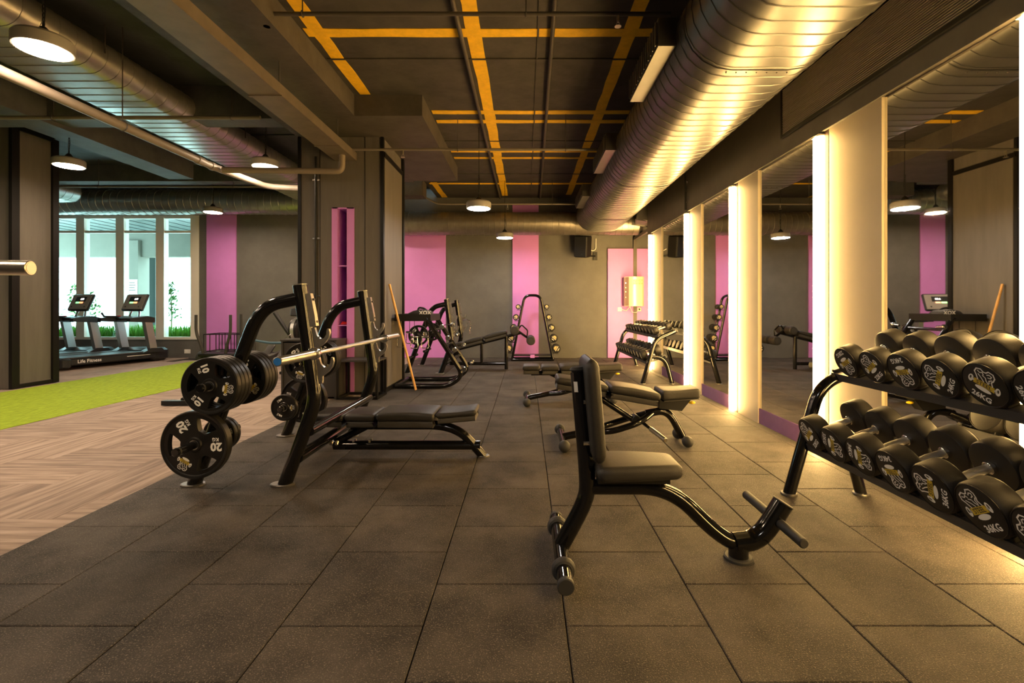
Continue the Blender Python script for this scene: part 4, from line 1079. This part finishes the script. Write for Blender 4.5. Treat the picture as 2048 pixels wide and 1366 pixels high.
for k, (x, z) in enumerate(((-1.74, .62), (-1.56, .60), (-1.42, .60), (-1.65, .66))):
    h = thing('cable_attachment', ['chrome cable handle hanging leftmost under the accessory tray', 'chrome cable handle hanging before the far plate under the tray', 'chrome cable handle hanging nearest the sloping column', 'small chrome carabiner handle under the accessory tray'][k], 'cable handle', (x, 6.55+.05*k, z), 'cable handles under the accessory tray', True)
    y = 6.55+.05*k
    MB().cyl((x, y, z+.12), (x, y, .925), .004, 6).build('strap', M_BLACKM, h)
    MB().cyl((x-.05, y, z+.10), (x+.05, y, z+.10), .016, 12, .003).build('swivel_bar', M_CHROME, h)
    MB().tube(fillet([(x-.04, y, z+.10), (x-.055, y, z-.06), (x+.055, y, z-.06), (x+.04, y, z+.10)], .03), .006, 8).build('stirrup', M_CHROME, h)
for k, (x, y, z) in enumerate(((-1.06, 6.98, .83), (-.83, 7.02, .90))):
    cn = thing('chain', ['short chrome chain hanging left beside the decline bench upright', 'short chrome chain hanging right beside the decline bench upright'][k], 'chain', (x, y, z), 'chains', True)
    for q in range(7): MB().torus((x+.008*math.sin(q), y, z-.028*q), .012, .003, 'X' if q % 2 else 'Y', 10, 5, sy=1.5).build('link', M_CHROME, cn)
    MB().tube([(x, y, z+.012), (x-.05, y, z+.03), (x-.16 if k == 0 else x-.12, y+.1, z+.02)], .006, 6).build('hook', M_CHROME, cn)
bag = thing('training_bag', 'black padded roll with pale letters lying on the accessory tray', 'training pad', (-1.50, 6.72, .945), None, True)
b = MB(); loft_pad(b, [(-1.70, .03, .95, .98), (-1.66, .09, .947, 1.03), (-1.58, .13, .947, 1.065), (-1.48, .14, .947, 1.085), (-1.40, .14, .947, 1.075), (-1.34, .12, .948, 1.05), (-1.325, .05, .96, 1.01)], .04, 4)
for v_ in b.v: v_.y += 6.72
b.build('pad_body', M_LEATHER, bag)
b = MB(); b.m = Matrix.Translation((-1.405, 6.577, 1.035)) @ Matrix.Rotation(PI/2, 4, 'X'); b.text('XOX', .075, 0, (0, 0), .03); b.build('lettering', M_PRINT, bag)
MB().tube(fillet([(-1.55, 6.75, 1.06), (-1.53, 6.75, 1.11), (-1.46, 6.75, 1.10), (-1.42, 6.75, 1.07)], .02), .014, 8).build('strap', M_BLACKM, bag)
gl = thing('ankle_strap', 'crumpled black strap lying at the pillar end of the tray', 'strap', (-1.75, 6.6, .945), None, True)
MB().tube([(-1.77, 6.6, .957), (-1.76, 6.55, .975), (-1.74, 6.62, .985), (-1.71, 6.56, .96), (-1.74, 6.66, .957), (-1.79, 6.64, .957)], .011, 8).build('webbing', M_BLACKM, gl)
MB().torus((-1.73, 6.57, .985), .018, .004, 'Y', 12, 6).build('ring', M_CHROME, gl)

# --- stick leaning on the pillar
st = thing('wooden_stick', 'long bamboo stick leaning against the pillar side', 'stick', (-1.47, 6.30, 0), None, True)
a_, b_ = Vector((-1.47, 6.30, .012)), Vector((-1.806, 6.245, 1.42))
MB().tube([a_+(b_-a_)*k/12 for k in range(13)], [.0155+.0012*math.sin(k*2.1) for k in range(13)], 10).build('shaft', M_WOOD, st)
for k in (3, 6, 9):
    p = a_+(b_-a_)*k/12; d = (b_-a_).normalized(); MB().cyl(p-d*.004, p+d*.004, .0178, 10).build('node_ring', M_WOOD, st)

# --- plyometric boxes behind the bench press
pb = thing('storage_box', 'tall matt black box behind the bench press', 'box', (-2.6, 5.9, 0), None, True)
for (a, b_) in ((-2.975, -2.955), (-2.33, -2.31)): MB().bx(a, b_, 5.74, 6.07, 0, .70).build('side_board', M_BOX, pb)
MB().bx(-2.955, -2.33, 5.76, 6.07, .02, .68).build('front_board', M_BOX, pb)
MB().bx(-2.985, -2.30, 5.735, 6.075, .70, .72).build('lid', M_BOX, pb)
sf = thing('step_frame', 'open black steel step frame in front of the pillar', 'step box', (-2.03, 5.9, 0), None, True)
for x in (-2.27, -1.80):
    for y in (5.70, 6.05): MB().bx(x-.014, x+.014, y-.014, y+.014, 0, .455).build('leg', M_ANGLE, sf)
    MB().bx(x-.014, x+.014, 5.70, 6.05, 0, .028).build('floor_bar', M_ANGLE, sf)
for y in (5.70, 6.05): MB().bx(-2.27, -1.80, y-.014, y+.014, 0, .028).build('floor_bar', M_ANGLE, sf)
MB().bx(-2.285, -1.785, 5.685, 6.065, .455, .475).build('top', M_BOX, sf)

# ================================================================== LEFT SIDE: rower, sled, treadmills
rw = thing('rowing_machine', 'black air rower with big flywheel behind the bench press', 'rowing machine', (-3.85, 6.7, 0), None, True)
fx, fy = -3.80, 7.85
fl = MB().lathe([(.02, -.075), (.15, -.075), (.185, -.06), (.195, -.03), (.195, .03), (.185, .06), (.15, .075), (.02, .075)], 32, 'X', (fx, fy, .74)).build('flywheel_housing', M_BLACKM, rw)
MB().lathe([(.190, -.026), (.199, -.026), (.199, .026), (.190, .026)], 32, 'X', (fx, fy, .74), cap=False).build('flywheel_band', M_ALU, fl)
for k in range(10):
    a = 2*PI*k/10; MB().box((fx, fy+.11*math.cos(a), .74+.11*math.sin(a)), (.156, .012, .07), (a+PI/2, 0, 0)).build('vent', M_SHELL, fl)
for s in (-1, 1): MB().tube([(fx+s*.10, fy+.05, .0), (fx+s*.10, fy+.02, .76)], .024, 10).build('front_post', M_BLACKM, rw)
MB().tube([(fx-.10, fy, .62), (fx-.26, fy+.02, .84), (fx-.40, fy+.05, 1.02)], .032, 10).build('monitor_arm', M_BLACKM, rw)
MB().box((fx+.02, fy-.05, 1.03), (.20, .05, .13), (R(-15), 0, 0), .012).build('monitor', M_BLACKM, rw)
MB().bx(fx-.30, fx+.30, fy+.0, fy+.06, 0, .045).build('front_foot', M_BLACKM, rw)
MB().box((fx-.04, 6.78, .33), (.075, 1.95, .075), (R(6.5), 0, 0), .006).build('rail', M_SHELL, rw)
for s in (-1, 1):
    MB().box((fx-.04+s*.12, 7.25, .43), (.11, .30, .035), (R(38), 0, 0), .008).build('foot_rest', M_SHELL, rw)
MB().sphere((fx-.04, 6.35, .40), .1, sc=(1.6, 1.2, .35)).build('seat', M_LEATHER, rw)
MB().tube(fillet([(fx-.38, 7.30, .60), (fx-.18, 7.34, .56), (fx+.10, 7.34, .56), (fx+.22, 7.30, .57)], .06), .019, 10).build('pull_handle', M_BLUEG, rw)
MB().cyl((fx-.04, 7.35, .56), (fx, fy-.15, .70), .004, 6).build('pull_chain', M_CHROME, rw)
MB().tube([(fx-.05, 5.82, .22), (fx-.14, 5.42, .05)], .026, 10).build('rear_leg', M_BLACKM, rw)
MB().bx(-4.14, -3.62, 5.36, 5.42, 0, .05).build('rear_foot', M_BLACKM, rw)

sl = thing('push_sled', 'black wheeled push sled with tall grey posts on the turf edge', 'sled', (-6.0, 9.2, 0), None, True)
def wheel(x, y, r, w_, lab='wheel'):
    o = MB().lathe([(.04, -w_/2), (r*.75, -w_/2), (r*.95, -w_*.36), (r, -w_*.15), (r, w_*.15), (r*.95, w_*.36), (r*.75, w_/2), (.04, w_/2)], 24, 'X', (x, y, r)).build('wheel', M_GREYRUB, sl)
    MB().cyl((x-w_*.55, y, r), (x+w_*.55, y, r), r*.35, 14).build('wheel_hub', M_BLACKM, o)
for (x, y) in ((-6.52, 9.2), (-5.72, 9.2), (-6.35, 8.55+.9), (-5.05, 8.9)): wheel(x, y, .13, .14)
MB().box((-5.85, 9.2, .20), (1.25, .42, .06), None, .01).build('deck', M_BLACKM, sl)
MB().box((-5.5, 8.95, .16), (1.1, .09, .09), None, .01).build('chassis_beam', M_BLACKM, sl)
for (x, y, dxp, zt) in ((-6.40, 9.05, -.14, .97), (-5.98, 9.05, .10, .97), (-5.78, 9.30, -.05, .98), (-5.42, 9.05, .0, 1.05)):
    MB().tube(fillet([(x, y, .20), (x+dxp*.2, y, .36), (x+dxp, y, .62), (x+dxp, y, zt)], .12), .026, 12).build('push_post', M_SHELL, sl)
sl.location.x += .22

# wire basket by the pink strip
bk = thing('wire_basket', 'black wire ball cage standing before the pink strip', 'basket', (-6.3, 10.1, 0), None, True)
x0, x1, y0, y1, zt = -6.72, -5.95, 9.85, 10.35, .55
for z in (.19, .55):
    for (a, b_) in (((x0, y0, z), (x1, y0, z)), ((x0, y1, z), (x1, y1, z)), ((x0, y0, z), (x0, y1, z)), ((x1, y0, z), (x1, y1, z))): MB().cyl(a, b_, .010, 8).build('rim_wire', M_BLACKM, bk)
for k in range(7):
    x = x0+(x1-x0)*k/6
    for y in (y0, y1): MB().cyl((x, y, 0 if k in (0, 6) else .19), (x, y, zt), .008, 6).build('upright_wire', M_BLACKM, bk)
MB().bx(x0, x1, y0, y1, .18, .19).build('floor_mesh', M_BLACKM, bk)

# treadmills
def treadmill(cx, cy, rz, label, warm):
    t = thing('treadmill', label, 'treadmill', (0, 0, 0), 'treadmills before the window')
    # local: +Y towards the window (front), origin at floor centre of the front uprights
    dk = MB(); dk.box((0, -.68, .135), (.86, 1.62, .13), None, .02); dk.build('deck', M_TMBLK, t)
    MB().bx(-.27, .27, -1.46, .10, .198, .206).build('running_belt', M_BELT, t)
    MB().cyl((-.27, -1.47, .155), (.27, -1.47, .155), .048, 16).build('rear_roller', M_TMBLK, t)
    for s in (-1, 1):
        sr = MB().box((s*.355, -.66, .205), (.155, 1.60, .026), None, .008).build('side_rail', M_SHELL, t)
        MB().box((s*.41, -1.43, .12), (.14, .17, .17), None, .025).build('end_cap', M_TMBLK, t)
        # upright, leaning back
        b = MB(); p0, p1 = Vector((s*.40, .10, .22)), Vector((s*.375, -.05, .84))
        b.prism([(.02, .20), (.16, .20), (.04, .86), (-.10, .86)], s*.40-.045, s*.40+.045, 'YZ'); b.build('upright', M_ALU, t)
        MB().prism([(-.16, .19), (.30, .19), (.22, .27), (.02, .28)], s*.40-.075, s*.40+.075, 'YZ').build('upright_boot', M_TMBLK, t)
        MB().prism([(-.38, .83), (.10, .80), (.10, .90), (-.04, .935), (-.38, .90)], s*.40-.05, s*.40+.05, 'YZ').build('handrail', M_TMBLK, t)
    MB().box((0, .25, .14), (.84, .36, .26), None, .05).build('motor_cover', M_TMBLK, t)
    MB().box((0, -.02, .885), (.78, .17, .075), (R(12), 0, 0), .015).build('console_beam', M_TMBLK, t)
    MB().tube([(-.33, -.10, .92), (-.33, -.34, .93), (-.30, -.40, 1.0)], .02, 10).build('grip_bar', M_TMBLK, t)
    for s in (-1, 1): MB().tube([(s*.14, .0, .92), (s*.10, .04, 1.06)], .018, 10).build('console_strut', M_CHROME, t)
    cm = Matrix.Translation((0, .03, 1.21)) @ Matrix.Rotation(R(-22), 4, 'X')
    b = MB(); b.m = cm; b.box((0, 0, 0), (.60, .06, .38), None, .025); c = b.build('console', M_TMBLK, t)
    b = MB(); b.m = cm; b.box((0, -.031, .005), (.55, .006, .32), None, .002); b.build('console_face', M_SCREEN, c)
    b = MB(); b.m = cm; b.box((0, -.036, .065), (.30, .004, .11)); b.build('display', M_BLACKM, c)
    for (xx, zz, w_, h_, m_) in ((-.06, -.01, .10, .035, M_SG), (.05, -.01, .09, .035, M_SR)):
        b = MB(); b.m = cm; b.box((xx, -.037, zz), (w_, .004, h_)); b.build('indicator', m_, c)
    b = MB(); b.m = cm @ Matrix.Translation((.04, -.0385, .065)) @ Matrix.Rotation(PI/2, 4, 'X'); b.text('6:00', .06, 0, (0, 0), .02); b.build('display_digits', M_SW, c)
    for s in (-1, 1):
        b = MB(); b.m = cm; b.lathe([(.001, -.040), (.014, -.040), (.018, -.030)], 14, 'Y', (s*.19, 0, -.10)); b.build('knob', M_SHELL, c)
    MB().box((-.26, -.11, .935), (.07, .03, .02), None, .004).build('stop_key', M_RED, t)
    pr = MB(); pr.m = Matrix.Translation((.4312, -1.05, .135)) @ Matrix.Rotation(PI/2, 4, 'Z') @ Matrix.Rotation(PI/2, 4, 'X'); pr.text('Life Fitness', .085, 0, (0, 0), .012); pr.build('maker_lettering', M_PRINT, t)
    pr = MB(); pr.m = Matrix.Translation((.4312, -.2, .15)) @ Matrix.Rotation(PI/2, 4, 'Z') @ Matrix.Rotation(PI/2, 4, 'X'); pr.add([(-.22, -.005, 0), (.22, -.005, 0), (.22, .005, 0), (-.22, .005, 0)], [[0, 1, 2, 3]]); pr.build('side_stripe', M_PRINT, t)
    t.location = (cx, cy, 0); t.rotation_euler = (0, 0, rz)
treadmill(-8.13, 9.80, R(-16), 'treadmill with lit console in front of the window, right one', True)
treadmill(-9.27, 9.82, R(-16), 'treadmill with lit console half hidden by the left column', False)
treadmill(-3.95, 9.62, R(10), 'treadmill standing behind the pillar, seen in the right mirror', False)

# ================================================================== FAR WALL FITTINGS
sp = thing('wall_speaker', 'black loudspeaker angled on a wall bracket at upper right', 'speaker', (1.27, 10.3, 2.45), None, True)
mx = Matrix.Translation((1.23, 10.22, 2.43)) @ Matrix.Rotation(R(-32), 4, 'Z') @ Matrix.Rotation(R(9), 4, 'X') @ Matrix.Rotation(R(6), 4, 'Y')
b = MB(); b.m = mx; b.box((0, 0, 0), (.30, .26, .46), None, .02); cb = b.build('cabinet', M_SPK, sp)
b = MB(); b.m = mx; b.box((0, -.133, 0), (.27, .008, .43), None, .003); b.build('front_mesh', M_BLACKM, sp)
b = MB(); b.m = mx; b.lathe([(.001, -.140), (.012, -.140), (.012, -.136)], 12, 'Y', (.04, 0, -.16)); b.build('badge', M_CHROME, sp)
MB().tube([(1.30, 10.36, 2.27), (1.42, 10.42, 2.25), (1.53, 10.48, 2.25)], .02, 8).build('bracket_arm', M_BLACKM, sp)
MB().bx(1.49, 1.58, 10.47, 10.5, 2.16, 2.34).build('bracket_plate', M_BLACKM, sp)
cb_ = tag(MB().tube(fillet([(1.55, 10.485, 2.64), (1.55, 10.485, 2.40), (1.47, 10.47, 2.36), (1.40, 10.40, 2.40)], .05), .010, 8).build('speaker_cable', M_WHITE), 'white cable looping down beside the wall speaker', 'cable')
pf = thing('air_purifier', 'wall mounted cream air unit with two small fans on the pink panel', 'air unit', (2.33, 10.3, 1.14), None, True)
b = MB()
prof = [(2.14, 10.44), (2.14, 10.24), (2.22, 10.16), (2.30, 10.135), (2.40, 10.13), (2.50, 10.15), (2.54, 10.19), (2.54, 10.44)]
b.prism(prof, 1.14, 1.775, 'XY'); b.build('casing', mat('cream_metal', (.74, .66, .46), .3, metal=.25), pf)
MB().prism([(2.132, 10.44), (2.132, 10.25), (2.21, 10.16), (2.218, 10.17), (2.145, 10.25), (2.145, 10.44)], 1.15, 1.765, 'XY').build('control_side', mat('mauve_panel', (.25, .17, .15), .4), pf)
for x in (2.345, 2.455):
    f = MB().box((x, 10.128+.010*(x > 2.4), 1.66), (.085, .012, .10)).build('fan_grille', mat('fan_frame', (.42, .34, .16), .4), pf)
    for r_ in (.012, .024, .036): MB().torus((x, 10.118+.010*(x > 2.4), 1.66), r_, .003, 'Y', 16, 5).build('fan_ring', M_STEEL, f)
for z, m_ in ((1.64, M_SW), (1.54, M_SG), (1.45, M_SG), (1.33, M_SR)): MB().sphere((2.158, 10.22, z), .012, 8, 5).build('indicator', m_, pf)
for k, x in enumerate((2.07, 2.50)):
    so = thing('wall_socket', ['white wall switch left under the air unit', 'white wall socket right under the air unit'][k], 'socket', (x, 10.43, 1.07), 'sockets under the air unit', True)
    MB().box((x, 10.432, 1.07), (.085, .016, .085), None, .003).build('plate', M_WHITE, so)
    MB().box((x, 10.422, 1.07), (.03, .008, .035)).build('rocker', M_WHITE if k == 0 else M_BLACKM, so)
tag(MB().tube([(2.10, 10.41, 1.07), (2.2, 10.38, 1.04), (2.28, 10.36, 1.13), (2.26, 10.36, 1.15)], .007, 6).tube([(2.49, 10.41, 1.06), (2.42, 10.37, 1.0), (2.33, 10.37, 1.01), (2.27, 10.36, 1.15)], .007, 6).build('power_cable', M_WHITE), 'pair of cream power cables hanging under the air unit', 'cable')
so = thing('wall_socket', 'white wall socket low on the grey wall right of the window', 'socket', (-7.52, 10.49, .13), None, True)
MB().box((-7.52, 10.492, .135), (.13, .016, .09), None, .003).build('plate', M_WHITE, so)
MB().box((-7.535, 10.482, .135), (.03, .008, .035)).build('rocker', M_WHITE, so)

# ================================================================== BARBELL ENTERING AT THE LEFT EDGE
b2 = barbell('barbell', 'brushed steel barbell sleeve entering the view at the left edge', -1.1, 1.1, None)
AB = R(12); ex, ey = -1.655, 1.58
b2.location = (ex-1.1*math.cos(AB), ey-1.1*math.sin(AB), 1.243); b2.rotation_euler = (0, 0, AB-PI/2)
sleeve_z = 1.243
sr = thing('squat_rack', 'black squat rack holding the barbell beyond the left edge', 'rack', (-2.755, 1.58, 0), None, True)
for x in (-2.24, -3.27):
    MB().bx(x-.035, x+.035, 1.43, 1.50, 0, 1.9).build('upright', M_BLACKM, sr)
    MB().bx(x-.035, x+.035, .75, 1.66, 0, .06).build('base_foot', M_BLACKM, sr)
    MB().prism([(1.50, 1.14), (1.50, 1.225), (1.61, 1.225), (1.62, 1.28), (1.635, 1.28), (1.635, 1.20), (1.52, 1.14)], x-.02, x+.02, 'YZ').build('j_hook', M_STEEL, sr)
MB().bx(-3.27, -2.24, 1.44, 1.49, 1.84, 1.90).build('top_bar', M_BLACKM, sr)
MB().bx(-3.27, -2.24, .78, .84, .0, .06).build('rear_bar', M_BLACKM, sr)
sr.location = (ex-1.1*math.cos(AB), ey-1.1*math.sin(AB), 0); sr.rotation_euler = (0, 0, AB)

nt_ = thing('notice_sheet', 'white printed notice fixed outside the third window pane', 'notice', (-11.12, 13.28, 1.68), None, True)
MB().bx(-11.27, -10.93, 13.285, 13.297, 1.48, 1.90).build('sheet', M_WHITE, nt_)
for k in range(4): MB().bx(-11.22, -11.0+.02*(k % 2), 13.281, 13.285, 1.80-.07*k, 1.82-.07*k).build('text_line', M_PDARK, nt_)
